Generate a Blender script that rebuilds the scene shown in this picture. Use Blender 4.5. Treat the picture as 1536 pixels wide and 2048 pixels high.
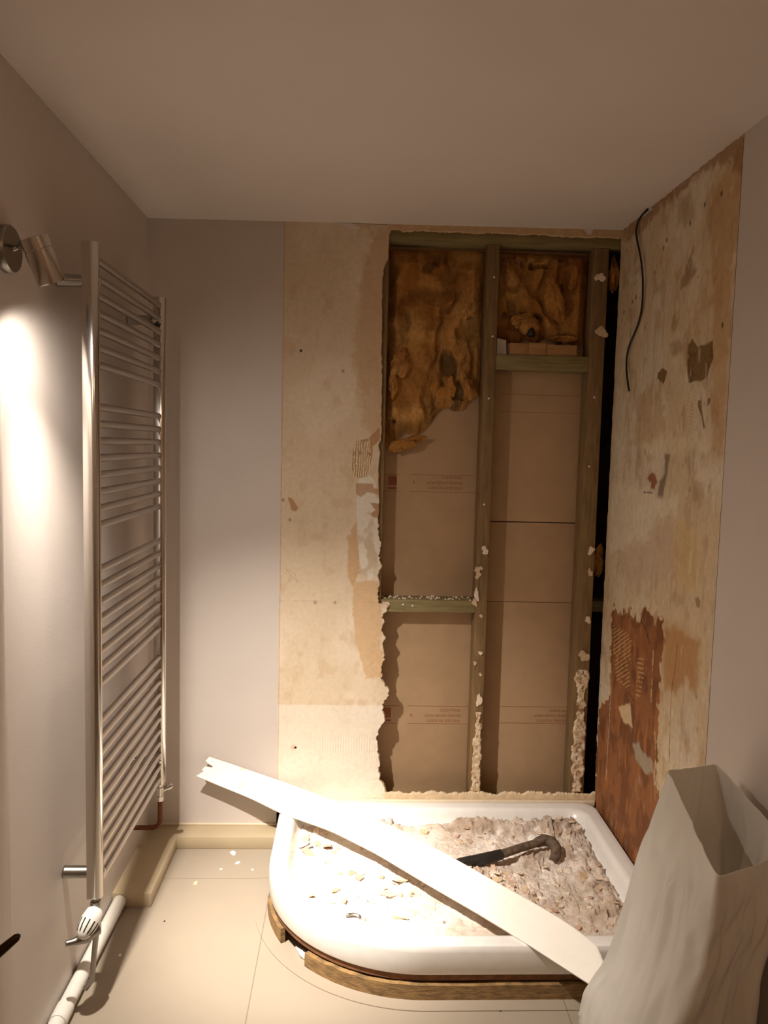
import bpy, bmesh, math, random
import numpy as np
from mathutils import Vector, Matrix, Euler

for o in list(bpy.data.objects): bpy.data.objects.remove(o)
SC = bpy.context.scene
COL = SC.collection
PI = math.pi

# ------------------------------------------------------------------ camera
cd = bpy.data.cameras.new('camera'); cam = bpy.data.objects.new('camera', cd); COL.objects.link(cam)
cd.sensor_fit = 'VERTICAL'; cd.sensor_height = 36.0; cd.sensor_width = 27.0
cd.lens = 1538.0 / 2048.0 * 36.0
cd.clip_start = 0.02; cd.clip_end = 50
def camera_matrix():
    f = 1538.0
    dy = Vector((706 - 768, 1024 - 892, f)).normalized()          # world +y in camera (right, up, forward)
    dn = Vector((332 - 768, 1024 - 19000, f)).normalized()        # world -z
    up = -dn; up = (up - dy * up.dot(dy)).normalized()
    dx = up.cross(dy)
    if dx.x < 0: dx = -dx
    # rows: camera right / up / back expressed in world
    right = Vector((dx.x, dy.x, up.x)); upv = Vector((dx.y, dy.y, up.y)); fwd = Vector((dx.z, dy.z, up.z))
    m = Matrix((right, upv, -fwd)).transposed().to_4x4()
    m.translation = Vector((0.785, -3.0, 1.56))
    return m
cam.matrix_world = camera_matrix()
SC.camera = cam

# ------------------------------------------------------------------ world, exposure, lights
w = bpy.data.worlds.new('world'); SC.world = w; w.use_nodes = True
w.node_tree.nodes['Background'].inputs[0].default_value = (1.0, 0.75, 0.5, 1)
w.node_tree.nodes['Background'].inputs[1].default_value = 0.02
vs = SC.view_settings
vs.view_transform = 'Standard'; vs.look = 'None'; vs.gamma = 1.0; vs.use_curve_mapping = False
vs.exposure = 0.44
SPOT_COL = (1.0, 0.92, 0.83)
LAMP_POS = Vector((0.116, -1.245, 1.903)); LAMP_DIR = Vector((0.26, 0.34, -0.90)).normalized()
# the one reflector lamp: (power, full angle, blend) of core, beam and spill
LAMP_BEAMS = [(210.0, 40, 1.0), (170.0, 82, 1.0), (25.0, 164, 1.0)]
def area_light(name, loc, rot, size, power, color):
    l = bpy.data.lights.new(name, 'AREA'); l.shape = 'DISK'; l.size = size; l.energy = power; l.color = color
    o = bpy.data.objects.new(name, l); COL.objects.link(o); o.location = loc; o.rotation_euler = rot
    return o
FILL_LIGHTS = [((0.55, -3.35, 2.375), 0.30, 3.5), ((1.35, -2.75, 2.385), 0.30, 2.0)]  # added fill for the ambient level, out of view
FILL_COL = (1.0, 0.64, 0.38)

F = -0.02                       # finished floor level
XR = 1.805                      # right wall
YN = -3.9                       # near end of the room
def zc(x): return 2.393 + 0.0105 * x

# ------------------------------------------------------------------ helpers
def lin(c):
    c = np.asarray(c, float) / 255.0
    return np.where(c <= 0.04045, c / 12.92, ((c + 0.055) / 1.055) ** 2.4)

def _hash(ix, iy, seed):
    n = (ix.astype(np.int64) * 374761393 + iy.astype(np.int64) * 668265263 + seed * 974634777) & 0xffffffff
    n = ((n ^ (n >> 13)) * 1274126177) & 0xffffffff
    return ((n ^ (n >> 16)) & 0xffff) / 65535.0
def vnoise(x, y, seed=0):
    x = np.asarray(x, float); y = np.asarray(y, float)
    ix = np.floor(x); iy = np.floor(y); fx = x - ix; fy = y - iy
    fx = fx * fx * (3 - 2 * fx); fy = fy * fy * (3 - 2 * fy)
    a = _hash(ix, iy, seed); b = _hash(ix + 1, iy, seed); c = _hash(ix, iy + 1, seed); d = _hash(ix + 1, iy + 1, seed)
    return (a * (1 - fx) + b * fx) * (1 - fy) + (c * (1 - fx) + d * fx) * fy
def fbm(x, y, seed=0, o=4):
    s = 0; a = 0.5; t = 0
    for k in range(o):
        s = s + a * vnoise(x * 2 ** k, y * 2 ** k, seed + 17 * k); t += a; a *= 0.5
    return s / t
def sstep(a, b, x):
    t = np.clip((x - a) / (b - a), 0, 1); return t * t * (3 - 2 * t)
def poly_sd(px, py, poly):
    """signed distance to polygon, negative inside"""
    P = np.asarray(poly, float); n = len(P)
    d = np.full(px.shape, 1e9); ins = np.zeros(px.shape, bool)
    for i in range(n):
        a = P[i]; b = P[(i + 1) % n]; e = b - a
        wx = px - a[0]; wy = py - a[1]
        t = np.clip((wx * e[0] + wy * e[1]) / (e.dot(e) + 1e-12), 0, 1)
        d = np.minimum(d, np.hypot(wx - t * e[0], wy - t * e[1]))
        c = ((a[1] > py) != (b[1] > py))
        xi = (b[0] - a[0]) * (py - a[1]) / (b[1] - a[1] + 1e-12) + a[0]
        ins ^= c & (px < xi)
    return np.where(ins, -d, d)
def line_d(px, py, pts):
    d = np.full(px.shape, 1e9)
    for a, b in zip(pts[:-1], pts[1:]):
        ex, ey = b[0] - a[0], b[1] - a[1]; wx = px - a[0]; wy = py - a[1]
        t = np.clip((wx * ex + wy * ey) / (ex * ex + ey * ey + 1e-12), 0, 1)
        d = np.minimum(d, np.hypot(wx - t * ex, wy - t * ey))
    return d

def link_mesh(name, verts, faces, mat, parent=None, smooth=False, colors=None):
    me = bpy.data.meshes.new(name)
    v = np.asarray(verts, np.float32).reshape(-1, 3)
    if isinstance(faces, np.ndarray) and faces.ndim == 2:
        k = faces.shape[1]; nf = len(faces)
        me.vertices.add(len(v)); me.vertices.foreach_set('co', v.ravel())
        me.loops.add(nf * k); me.loops.foreach_set('vertex_index', faces.astype(np.int32).ravel())
        me.polygons.add(nf); me.polygons.foreach_set('loop_start', np.arange(0, nf * k, k, dtype=np.int32))
        me.update(calc_edges=True); me.validate()
    else:
        me.from_pydata([tuple(map(float, p)) for p in v], [], [tuple(map(int, f)) for f in faces]); me.update()
    if colors is not None:
        ca = me.color_attributes.new('Col', 'FLOAT_COLOR', 'POINT')
        c = np.ones((len(v), 4), np.float32); c[:, :3] = colors
        ca.data.foreach_set('color', c.ravel())
    if smooth:
        me.polygons.foreach_set('use_smooth', np.ones(len(me.polygons), bool))
    me.materials.append(mat)
    o = bpy.data.objects.new(name, me); COL.objects.link(o)
    if parent: o.parent = parent
    return o
def tag(o, label=None, cat=None, group=None, kind=None):
    if label: o['label'] = label
    if cat: o['category'] = cat
    if group: o['group'] = group
    if kind: o['kind'] = kind
    return o
def empty(name, loc=(0, 0, 0), label=None, cat=None, group=None, kind=None):
    o = bpy.data.objects.new(name, None); COL.objects.link(o); o.location = loc; o.empty_display_size = 0.05
    return tag(o, label, cat, group, kind)

class MB:
    """collects shapes and links them as ONE mesh"""
    def __init__(s, origin=(0, 0, 0)): s.v = []; s.f = []; s.o = Vector(origin)
    def add(s, v, f):
        n = len(s.v); s.v += [tuple(Vector(p) - s.o) for p in v]; s.f += [tuple(i + n for i in q) for q in f]; return s
    def box(s, a, b):
        x0, y0, z0 = a; x1, y1, z1 = b
        v = [(x0, y0, z0), (x1, y0, z0), (x1, y1, z0), (x0, y1, z0), (x0, y0, z1), (x1, y0, z1), (x1, y1, z1), (x0, y1, z1)]
        return s.add(v, [(0, 3, 2, 1), (4, 5, 6, 7), (0, 1, 5, 4), (1, 2, 6, 5), (2, 3, 7, 6), (3, 0, 4, 7)])
    def tube(s, pts, r, n=16, cap=True, prof=None):
        pts = [Vector(p) for p in pts]; R = r if isinstance(r, (list, tuple)) else [r] * len(pts)
        v = []; f = []; prev = None
        for i, p in enumerate(pts):
            if i == 0: t = pts[1] - p
            elif i == len(pts) - 1: t = p - pts[-2]
            else: t = (pts[i + 1] - p).normalized() + (p - pts[i - 1]).normalized()
            t.normalize()
            if prev is None:
                a = Vector((0, 0, 1)) if abs(t.z) < 0.9 else Vector((1, 0, 0))
                u = t.cross(a).normalized()
            else: u = (prev - t * prev.dot(t)).normalized()
            prev = u; wv = t.cross(u)
            for k in range(n):
                c, sn = math.cos(2 * PI * k / n), math.sin(2 * PI * k / n)
                v.append(p + (u * c + wv * sn) * R[i])
        for i in range(len(pts) - 1):
            for k in range(n):
                f.append((i * n + k, i * n + (k + 1) % n, (i + 1) * n + (k + 1) % n, (i + 1) * n + k))
        if cap:
            f.append(tuple(range(n - 1, -1, -1))); f.append(tuple((len(pts) - 1) * n + k for k in range(n)))
        return s.add(v, f)
    def lathe(s, base, axis, prof, n=24):
        """prof: (distance along axis, radius)"""
        b = Vector(base); a = Vector(axis).normalized()
        return s.tube([b + a * d for d, r in prof], [r for d, r in prof], n)
    def extrude_z(s, poly, z0, z1):
        n = len(poly); v = [(x, y, z0) for x, y in poly] + [(x, y, z1) for x, y in poly]
        f = [tuple(range(n - 1, -1, -1)), tuple(range(n, 2 * n))] + [(i, (i + 1) % n, n + (i + 1) % n, n + i) for i in range(n)]
        return s.add(v, f)
    def build(s, name, mat, parent=None, smooth=False, bevel=0, seg=2):
        o = link_mesh(name, s.v, s.f, mat, parent, smooth)
        bm = bmesh.new(); bm.from_mesh(o.data); bmesh.ops.recalc_face_normals(bm, faces=bm.faces); bm.to_mesh(o.data); bm.free()
        o.location = s.o - (parent.location if parent else Vector((0, 0, 0))) if tuple(s.o) != (0, 0, 0) or parent is None else -parent_world(parent)
        if bevel:
            m = o.modifiers.new('bevel', 'BEVEL'); m.width = bevel; m.segments = seg; m.limit_method = 'ANGLE'; m.angle_limit = 0.6
            for p in o.data.polygons: p.use_smooth = True
            m.harden_normals = False
        if smooth and not bevel:
            try: o.data.set_sharp_from_angle(angle=math.radians(38))
            except Exception: pass
        return o
def parent_world(p):
    v = Vector((0, 0, 0))
    while p is not None: v = v + p.location; p = p.parent
    return v
def put(o, parent=None):
    """mesh written in world coordinates under a parent empty"""
    if parent: o.parent = parent; o.location = -parent_world(parent)
    return o

# ------------------------------------------------------------------ materials
def mat(name, col, rough=0.6, metal=0.0, var=0.0, scale=8.0, bump=0.0, bscale=60.0, spec=0.5, attr=False, trans=0.0, stretch=None):
    m = bpy.data.materials.new(name); m.use_nodes = True; nt = m.node_tree; N = nt.nodes; Lk = nt.links
    b = N['Principled BSDF']; b.inputs['Roughness'].default_value = rough; b.inputs['Metallic'].default_value = metal
    b.inputs['Specular IOR Level'].default_value = spec
    c = tuple(lin(col)) + (1,)
    b.inputs['Base Color'].default_value = c
    tc = N.new('ShaderNodeTexCoord'); src = tc.outputs['Object']
    if stretch:
        mp = N.new('ShaderNodeMapping'); mp.inputs['Scale'].default_value = stretch; Lk.new(src, mp.inputs['Vector']); src = mp.outputs['Vector']
    base = None
    if attr:
        at = N.new('ShaderNodeAttribute'); at.attribute_name = 'Col'; base = at.outputs['Color']
        Lk.new(base, b.inputs['Base Color'])
    if var:
        n = N.new('ShaderNodeTexNoise'); n.inputs['Scale'].default_value = scale; n.inputs['Detail'].default_value = 6
        Lk.new(src, n.inputs['Vector'])
        hs = N.new('ShaderNodeMapRange'); hs.inputs['From Min'].default_value = 0.3; hs.inputs['From Max'].default_value = 0.7
        hs.inputs['To Min'].default_value = 1 - var; hs.inputs['To Max'].default_value = 1 + var
        Lk.new(n.outputs['Fac'], hs.inputs['Value'])
        mx = N.new('ShaderNodeVectorMath'); mx.operation = 'SCALE'
        if base is not None: Lk.new(base, mx.inputs[0])
        else: mx.inputs[0].default_value = c[:3]
        Lk.new(hs.outputs['Result'], mx.inputs['Scale']); Lk.new(mx.outputs['Vector'], b.inputs['Base Color'])
    if bump:
        n2 = N.new('ShaderNodeTexNoise'); n2.inputs['Scale'].default_value = bscale; n2.inputs['Detail'].default_value = 5
        Lk.new(src, n2.inputs['Vector'])
        bp = N.new('ShaderNodeBump'); bp.inputs['Strength'].default_value = bump; bp.inputs['Distance'].default_value = 0.004
        Lk.new(n2.outputs['Fac'], bp.inputs['Height']); Lk.new(bp.outputs['Normal'], b.inputs['Normal'])
    if trans:
        ts = N.new('ShaderNodeBsdfTranslucent'); ts.inputs['Color'].default_value = c
        mi = N.new('ShaderNodeMixShader'); mi.inputs[0].default_value = trans
        Lk.new(b.outputs[0], mi.inputs[1]); Lk.new(ts.outputs[0], mi.inputs[2]); Lk.new(mi.outputs[0], N['Material Output'].inputs[0])
    return m
def emis(name, col, s):
    m = bpy.data.materials.new(name); m.use_nodes = True; nt = m.node_tree
    b = nt.nodes['Principled BSDF']; b.inputs['Emission Color'].default_value = tuple(col) + (1,); b.inputs['Emission Strength'].default_value = s
    return m
M = {}
M['paint'] = mat('wall_paint', (204, 193, 184), 0.55, var=0.02, scale=5, bump=0.06, bscale=120)
M['ceil'] = mat('ceiling_paint', (222, 212, 204), 0.7, var=0.02, scale=3, bump=0.05, bscale=40)
M['strip'] = mat('stripped_plaster', (255, 255, 255), 0.8, attr=True, var=0.05, scale=60, bump=0.25, bscale=220)
M['board'] = mat('gypsum_core', (200, 180, 150), 0.9, var=0.12, scale=90, bump=0.6, bscale=150)
M['rear'] = mat('board_back_paper', (176, 146, 112), 0.85, var=0.05, scale=14, bump=0.08, bscale=90)
M['print'] = mat('red_print', (146, 88, 62), 0.85)
M['stud'] = mat('green_tinted_timber', (126, 100, 64), 0.75, var=0.25, scale=16, bump=0.3, bscale=60, stretch=(6, 6, 0.6))
M['noggin'] = mat('green_noggin_timber', (130, 116, 76), 0.75, var=0.22, scale=16, bump=0.3, bscale=60, stretch=(0.6, 6, 6))
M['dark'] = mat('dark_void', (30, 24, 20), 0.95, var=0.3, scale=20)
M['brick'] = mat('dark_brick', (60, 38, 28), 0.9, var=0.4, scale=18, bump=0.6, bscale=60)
M['offcut'] = mat('pale_wood_offcut', (170, 128, 84), 0.7, var=0.15, scale=20, stretch=(0.5, 6, 6))
M['white'] = mat('white_acrylic', (236, 232, 226), 0.22, var=0.03, scale=30)
M['dirtywhite'] = mat('white_plastic', (226, 222, 212), 0.35, var=0.04, scale=30)
M['chrome'] = mat('chrome', (205, 200, 194), 0.13, 1.0)
M['barchrome'] = mat('satin_chrome', (182, 174, 166), 0.30, 1.0)
M['nickel'] = mat('brushed_nickel', (150, 145, 138), 0.32, 1.0)
M['rust'] = mat('corroded_copper', (110, 62, 34), 0.6, 0.4, var=0.35, scale=90, bump=0.5, bscale=200)
M['wood'] = mat('wet_plinth_timber', (134, 104, 64), 0.7, var=0.45, scale=14, bump=0.5, bscale=50, stretch=(2, 2, 9))
M['ply'] = mat('plywood_edge', (118, 78, 48), 0.85, var=0.3, scale=40, bump=0.4, bscale=90)
M['rubble'] = mat('plaster_rubble', (255, 255, 255), 0.95, attr=True, var=0.10, scale=120, bump=0.7, bscale=260)
M['flake'] = mat('plaster_flake', (224, 205, 182), 0.9, var=0.08, scale=60, bump=0.2)
M['flaketan'] = mat('tan_gypsum', (202, 178, 144), 0.9, var=0.12, scale=80, bump=0.4)
M['flakepink'] = mat('pink_gypsum_flake', (188, 158, 134), 0.9, var=0.12, scale=60, bump=0.3)
M['black'] = mat('black_plastic', (34, 30, 27), 0.45, var=0.4, scale=50, bump=0.3)
M['rustpipe'] = mat('dusty_black_pipe', (96, 78, 62), 0.8, var=0.5, scale=60, bump=0.6)
M['bag'] = mat('translucent_white_plastic', (236, 231, 222), 0.42, var=0.02, scale=10, trans=0.40, bump=0.12, bscale=18)
M['ins'] = mat('mineral_wool', (255, 255, 255), 1.0, attr=True, var=0.16, scale=70, bump=0.9, bscale=130, spec=0.1)
M['cable'] = mat('black_cable', (18, 16, 15), 0.5)
M['plank'] = mat('white_trim', (240, 234, 222), 0.38, attr=True, var=0.02, scale=30)
M['door'] = mat('door_paint', (196, 184, 172), 0.5, var=0.03, bump=0.05)
M['bronze'] = mat('dark_bronze', (70, 56, 44), 0.35, 0.9)
M['lampglass'] = emis('lit_lamp', (1.0, 0.88, 0.7), 40.0)
M['filllamp'] = emis('fill_lamp', (1.0, 0.7, 0.45), 6.0)

def tile_mat():
    m = mat('beige_floor_tile', (152, 139, 122), 0.42, var=0.03, scale=4, bump=0.03, bscale=80)
    nt = m.node_tree; N = nt.nodes; Lk = nt.links; b = N['Principled BSDF']
    geo = N.new('ShaderNodeNewGeometry'); sp = N.new('ShaderNodeSeparateXYZ'); Lk.new(geo.outputs['Position'], sp.inputs[0])
    def joint(out, off, pitch, wd):
        a = N.new('ShaderNodeMath'); a.operation = 'SUBTRACT'; Lk.new(out, a.inputs[0]); a.inputs[1].default_value = off - pitch * 20
        q = N.new('ShaderNodeMath'); q.operation = 'MODULO'; Lk.new(a.outputs[0], q.inputs[0]); q.inputs[1].default_value = pitch
        c = N.new('ShaderNodeMath'); c.operation = 'LESS_THAN'; Lk.new(q.outputs[0], c.inputs[0]); c.inputs[1].default_value = wd
        return c.outputs[0]
    jx = joint(sp.outputs['X'], 0.522, 0.9, 0.0035); jy = joint(sp.outputs['Y'], -0.305, 0.9, 0.0035)
    mx = N.new('ShaderNodeMath'); mx.operation = 'MAXIMUM'; Lk.new(jx, mx.inputs[0]); Lk.new(jy, mx.inputs[1])
    src = b.inputs['Base Color'].links[0].from_socket
    mix = N.new('ShaderNodeMix'); mix.data_type = 'RGBA'; Lk.new(mx.outputs[0], mix.inputs[0]); Lk.new(src, mix.inputs[6])
    mix.inputs[7].default_value = tuple(lin((126, 114, 100))) + (1,)
    Lk.new(mix.outputs[2], b.inputs['Base Color'])
    return m
M['tile'] = tile_mat()
M['ledge'] = mat('beige_ledge_tile', (178, 160, 130), 0.45, var=0.04, scale=8)
M['grout'] = mat('cream_bead', (224, 208, 182), 0.6, var=0.06, scale=40)

# ------------------------------------------------------------------ room shell
def slab(name, a, b, m, kind='structure', bevel=0):
    o = MB().box(a, b).build(name, m, None, bevel=bevel); o['kind'] = kind; return o
slab('floor', (-0.15, YN, F - 0.1), (XR + 0.4, 0.5, F), M['tile'])
o = link_mesh('ceiling', [(-0.15, YN, zc(-0.15)), (XR + 0.4, YN, zc(XR + 0.4)), (XR + 0.4, 0.5, zc(XR + 0.4)), (-0.15, 0.5, zc(-0.15)),
     (-0.15, YN, 2.55), (XR + 0.4, YN, 2.55), (XR + 0.4, 0.5, 2.55), (-0.15, 0.5, 2.55)],
     [(3, 2, 1, 0), (4, 5, 6, 7), (0, 1, 5, 4), (1, 2, 6, 5), (2, 3, 7, 6), (3, 0, 4, 7)], M['ceil']); o['kind'] = 'structure'
slab('wall_left', (-0.12, YN, F), (0.0, 0.1, 2.45), M['paint'])
slab('wall_front', (-0.12, YN - 0.1, F), (XR + 0.4, YN, 2.45), M['paint'])
slab('wall_right', (XR, YN, F), (XR + 0.10, -0.922, 2.45), M['paint'])
wall_back = slab('wall_back', (-0.12, 0.0, F), (0.507, 0.013, 2.45), M['paint'])
# brick behind the gap; unseen cavity sides added so no light leaks in
cav = empty('wall_cavity', (1.3, 0.3, 0), kind='structure')
put(MB().box((0.3, 0.30, F), (2.2, 0.36, 2.45)).build('cavity_closure', M['brick'], None), cav)
put(MB().box((2.05, 0.013, F), (2.2, 0.30, 2.45)).build('cavity_closure', M['brick'], None), cav)
put(MB().box((0.3, 0.013, F), (0.5, 0.30, 2.45)).build('cavity_closure', M['dark'], None), cav)  # unseen dark side, added to keep stray light out of the cavity

# ------------------------------------------------------------------ stripped plaster, back wall
EDGE = [(0.9196,0.0000,2.3963),(0.9124,0.0000,2.3775),(0.9052,0.0000,2.3624),(0.9046,0.0000,2.3068),(0.9037,0.0000,2.2696),(0.8908,0.0000,2.2505),(0.8855,0.0000,2.2317),(0.8844,0.0000,2.1194),(0.8869,0.0000,1.9307),(0.8907,0.0000,1.8547),(0.8924,0.0000,1.7016),(0.8932,0.0000,1.5859),(0.8840,0.0000,1.5663),(0.8905,0.0000,1.5373),(0.8858,0.0000,1.4886),(0.8910,0.0000,1.3520),(0.8898,-0.0000,1.2339),(0.9030,-0.0000,1.1748),(0.8941,0.0000,1.1350),(0.9069,0.0000,1.0955),(0.8940,-0.0000,1.0554),(0.9026,0.0000,1.0256),(0.8939,0.0000,0.9755),(0.8987,0.0000,0.9415),(0.9364,0.0000,0.9381),(0.9331,-0.0000,0.9119),(0.9135,0.0000,0.8995),(0.9223,0.0000,0.8654),(0.9131,0.0000,0.8350),(0.9258,0.0000,0.8049),(0.9165,0.0000,0.7744),(0.9260,0.0000,0.7136),(0.9167,-0.0000,0.6830),(0.9157,0.0000,0.6422),(0.9283,0.0000,0.6158),(0.9449,0.0000,0.5914),(0.9457,0.0000,0.5607),(0.9243,0.0000,0.5338),(0.9251,0.0000,0.4988),(0.9341,0.0000,0.4619),(0.9107,0.0000,0.4307),(0.9037,0.0000,0.3852),(0.9107,0.0000,0.3438),(0.9157,0.0000,0.3023),(0.9145,-0.0000,0.2711),(0.9218,0.0000,0.2190),(0.9409,0.0000,0.1814),(0.9433,0.0000,0.1647)]
ez = np.array([p[2] for p in EDGE])[::-1]; ex = np.array([p[0] for p in EDGE])[::-1]
def edge_x(z):
    x = np.interp(z, ez, ex)
    return x + (vnoise(z * 130, z * 0 + 3, 5) - 0.5) * 0.008 * sstep(1.35, 1.2, z) + (vnoise(z * 60, z * 0 + 3, 9) - 0.5) * 0.004
def tint(c, col, mask, amt=1.0):
    k = (mask * amt)[..., None]; return c * (1 - k) + lin(col) * k
def grid_faces(nr, nc):
    i = np.arange(nr - 1)[:, None] * nc + np.arange(nc - 1)[None, :]
    i = i.ravel(); return np.stack([i, i + 1, i + nc + 1, i + nc], 1)
B_TAN1 = [(0.7701,1.2033),(0.8055,1.2687),(0.8165,1.1811),(0.8282,1.0651),(0.7923,1.0177),(0.7755,1.0501)]
B_TAN2 = [(0.7944,1.0271),(0.9122,1.0338),(0.9136,0.8787),(0.9129,0.8078),(0.9145,0.7414),(0.9216,0.6413),(0.8561,0.6405),(0.8311,0.7165),(0.8109,0.7922),(0.7970,0.9005)]
B_WHITE = [(0.8012,1.3652),(0.8111,1.4340),(0.8565,1.4488),(0.8899,1.3900),(0.9024,1.3444),(0.9029,1.2291),(0.9051,1.1363),(0.8955,1.0522),(0.8566,1.0375),(0.8212,1.0696),(0.8117,1.1903),(0.8054,1.2733)]
B_PINK = [(0.7978,1.4155),(0.8664,1.4170),(0.8691,1.3987),(0.8943,1.3947),(0.8949,1.3718),(0.8442,1.3844),(0.8218,1.3610),(0.8011,1.3698)]
B_CHIPS = [[(0.8543,1.3411),(0.8911,1.3372),(0.8965,1.3028),(0.8948,1.2797),(0.8694,1.2838),(0.8576,1.2974),(0.8780,1.3117)], [(0.5347,1.3571),(0.5529,1.3507),(0.5646,1.3326),(0.5762,1.3145),(0.5696,1.3016),(0.5536,1.3040),(0.5442,1.3276)], [(0.8441,1.5940),(0.8886,1.6359),(0.8876,1.5815),(0.8630,1.5628),(0.8596,1.5127),(0.8505,1.5125)]]
B_COMB = [(0.7944,1.5792),(0.8486,1.5942),(0.8596,1.5127),(0.8430,1.4393),(0.7905,1.4382),(0.7778,1.5017)]
B_UP = [(0.7910,2.0478),(0.8135,2.2205),(0.8451,2.3707),(0.9316,2.4034),(0.9181,2.2453),(0.9062,1.8337),(0.9032,1.5910),(0.8267,1.6202),(0.8098,1.7872),(0.7765,1.8955)]
B_HOLE = [(0.5784,0.0000,1.9198),(0.5799,-0.0000,0.3494)]
B_COMB2 = [(0.6447,0.3971),(0.8962,0.4181),(0.8985,0.3199),(0.7337,0.3149),(0.6493,0.3369)]
B_LOW = [(0.5158,-0.0000,0.5275)][0][2]
B_SPOTS = [(0.7406,0.0000,1.8467),(0.7268,0.0000,0.9428),(0.6480,0.0000,0.9415),(0.5453,0.0000,1.2664),(0.5171,0.0000,1.3440)]
B_TRI = [(0.5316,1.0738),(0.5573,1.0417),(0.5782,1.0234),(0.5662,1.0558)]

def paint_back(X, Z):
    c = np.broadcast_to(lin((214, 194, 166)), X.shape + (3,)).copy()
    n1 = fbm(X * 6, Z * 4, 3); n2 = fbm(X * 22, Z * 15, 8); n3 = fbm(X * 80, Z * 60, 11)
    c = tint(c, (226, 208, 184), sstep(0.45, 0.7, n1), 0.7)
    c = tint(c, (196, 166, 130), sstep(0.58, 0.78, n2), 0.45)
    c = tint(c, (228, 218, 202), sstep(B_LOW + .003, B_LOW - .003, Z), 0.65)
    jit = (fbm(X * 55, Z * 55, 21) - 0.5) * 0.02
    sd = lambda p: poly_sd(X, Z, p)
    c = tint(c, (190, 152, 108), sstep(0.012, -0.012, sd(B_UP) + jit * 2), 0.5)
    c = tint(c, (196, 156, 106), sstep(0.005, -0.005, sd(B_TAN1) + jit), 0.75)
    c = tint(c, (204, 168, 124), sstep(0.003, -0.003, sd(B_TAN2) + jit), 0.8)
    c = tint(c, (222, 216, 200), sstep(0.003, -0.003, sd(B_WHITE) + jit * .6), 0.85)
    c = tint(c, (182, 140, 98), sstep(0.6, .75, n2) * sstep(0.003, -0.003, sd(B_WHITE)), 0.5)
    c = tint(c, (176, 134, 94), sstep(0.002, -0.002, sd(B_PINK) + jit * .3), 0.8)
    for p in B_CHIPS: c = tint(c, (172, 124, 78), sstep(0.0015, -0.0015, sd(p) + jit * .3), 0.85)
    cb = sstep(0.003, -0.003, sd(B_COMB) + jit * .5)
    c = tint(c, (160, 118, 74), cb, 0.8)
    c = tint(c, (232, 216, 180), cb * (np.sin((X + (n2 - .5) * .02) * 2 * PI / 0.0085) > 0.1) * (n3 > .35), 0.9)
    c = tint(c, (178, 138, 100), sstep(.0022, .001, np.abs(X - .5105 - (n2 - .5) * .004)), 0.6)
    for p in B_HOLE: c = tint(c, (12, 8, 6), sstep(.0055, .0035, np.hypot(X - p[0], Z - p[2])))
    c = tint(c, (190, 140, 90), sstep(.016, .004, np.hypot(X - B_HOLE[1][0] + .008, Z - B_HOLE[1][2] - .004)) * (np.hypot(X - B_HOLE[1][0], Z - B_HOLE[1][2]) > .0045), .5)
    for p in B_SPOTS: c = tint(c, (120, 84, 54), sstep(.008, .001, np.hypot(X - p[0], (Z - p[2]) * .8) + jit * .3), .7)
    c = tint(c, (168, 130, 96), sstep(.0018, .0006, line_d(X, Z, B_TRI + B_TRI[:1])), .6)
    c = tint(c, (150, 116, 80), sstep(.0016, .0004, np.abs(Z - 0.949 - (n2 - .5) * .004)) * (n3 > .42), .35)
    return c
nz = 760; nx = 190
zz = np.linspace(0.118, 2.4, nz); Z = np.repeat(zz[:, None], nx, 1)
E_ = edge_x(np.clip(zz, ez.min(), ez.max()))
low = sstep(.19, .165, zz)
E_ = E_ * (1 - low) + XR * 0 + (E_) * low
u = np.linspace(0, 1, nx)[None, :]
X = 0.507 + (E_[:, None] - 0.507) * u
C_ = paint_back(X, Z)
rel = (fbm(X * 30, Z * 30, 2) - .5) * 0.0012 + np.where(poly_sd(X, Z, B_WHITE) < 0, -0.0006, 0)
mc = sstep(0.003, -0.004, poly_sd(X, Z, B_COMB2)); rel = rel + mc * np.sin(X * 2 * PI / 0.0105) * 0.0006
cv = sstep(0.004, -0.004, poly_sd(X, Z, B_COMB)); rel = rel + cv * np.sin(X * 2 * PI / 0.0085) * 0.0009
rel = rel + sstep(.10, .0, E_[:, None] - X) * sstep(1.3, 1.1, Z) * (fbm(X * 60, Z * 60, 31, 3) - .5) * .004
# combed adhesive marks faintly across the sheet
rel = rel + 0.00025 * np.sin(X * 2 * PI / 0.009) * sstep(.5, .65, fbm(X * 5, Z * 5, 44)) + 0.0002 * np.sin(Z * 2 * PI / 0.009) * sstep(.55, .7, fbm(X * 5, Z * 5, 45))
hole = sstep(.0055, .0035, np.minimum(np.hypot(X - B_HOLE[0][0], Z - B_HOLE[0][2]), np.hypot(X - B_HOLE[1][0], Z - B_HOLE[1][2])))
Y = -0.001 - rel + hole * .008
V = np.stack([X, Y, Z], -1)
# broken edge: turn back through the board thickness
eb = 5; Xe = []; Ye = []; Ce = []
for k in range(1, eb + 1):
    t = k / eb
    Xe.append(E_ + 0.004 * (vnoise(zz * 90, zz * 0 + k, 60) - .3) * np.sin(t * PI) + 0.006 * t * sstep(1.3, 1.1, zz) * (vnoise(zz * 45, zz * 0, 61)))
    Ye.append(-0.001 + 0.0135 * t + zz * 0)
    g = lin((206, 182, 150)) * (0.75 + 0.5 * vnoise(zz * 200, zz * 0 + k, 62))[:, None]; Ce.append(g)
V = np.concatenate([V, np.stack([np.stack(Xe, 1), np.stack(Ye, 1), np.repeat(zz[:, None], eb, 1)], -1)], 1)
C_ = np.concatenate([C_, np.stack(Ce, 1)], 1)
o = link_mesh('stripped_plasterboard', V.reshape(-1, 3), grid_faces(nz, nx + eb), M['strip'], wall_back, True, C_.reshape(-1, 3))
o['label'] = 'stripped cream plasterboard with jagged broken edge'
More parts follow.
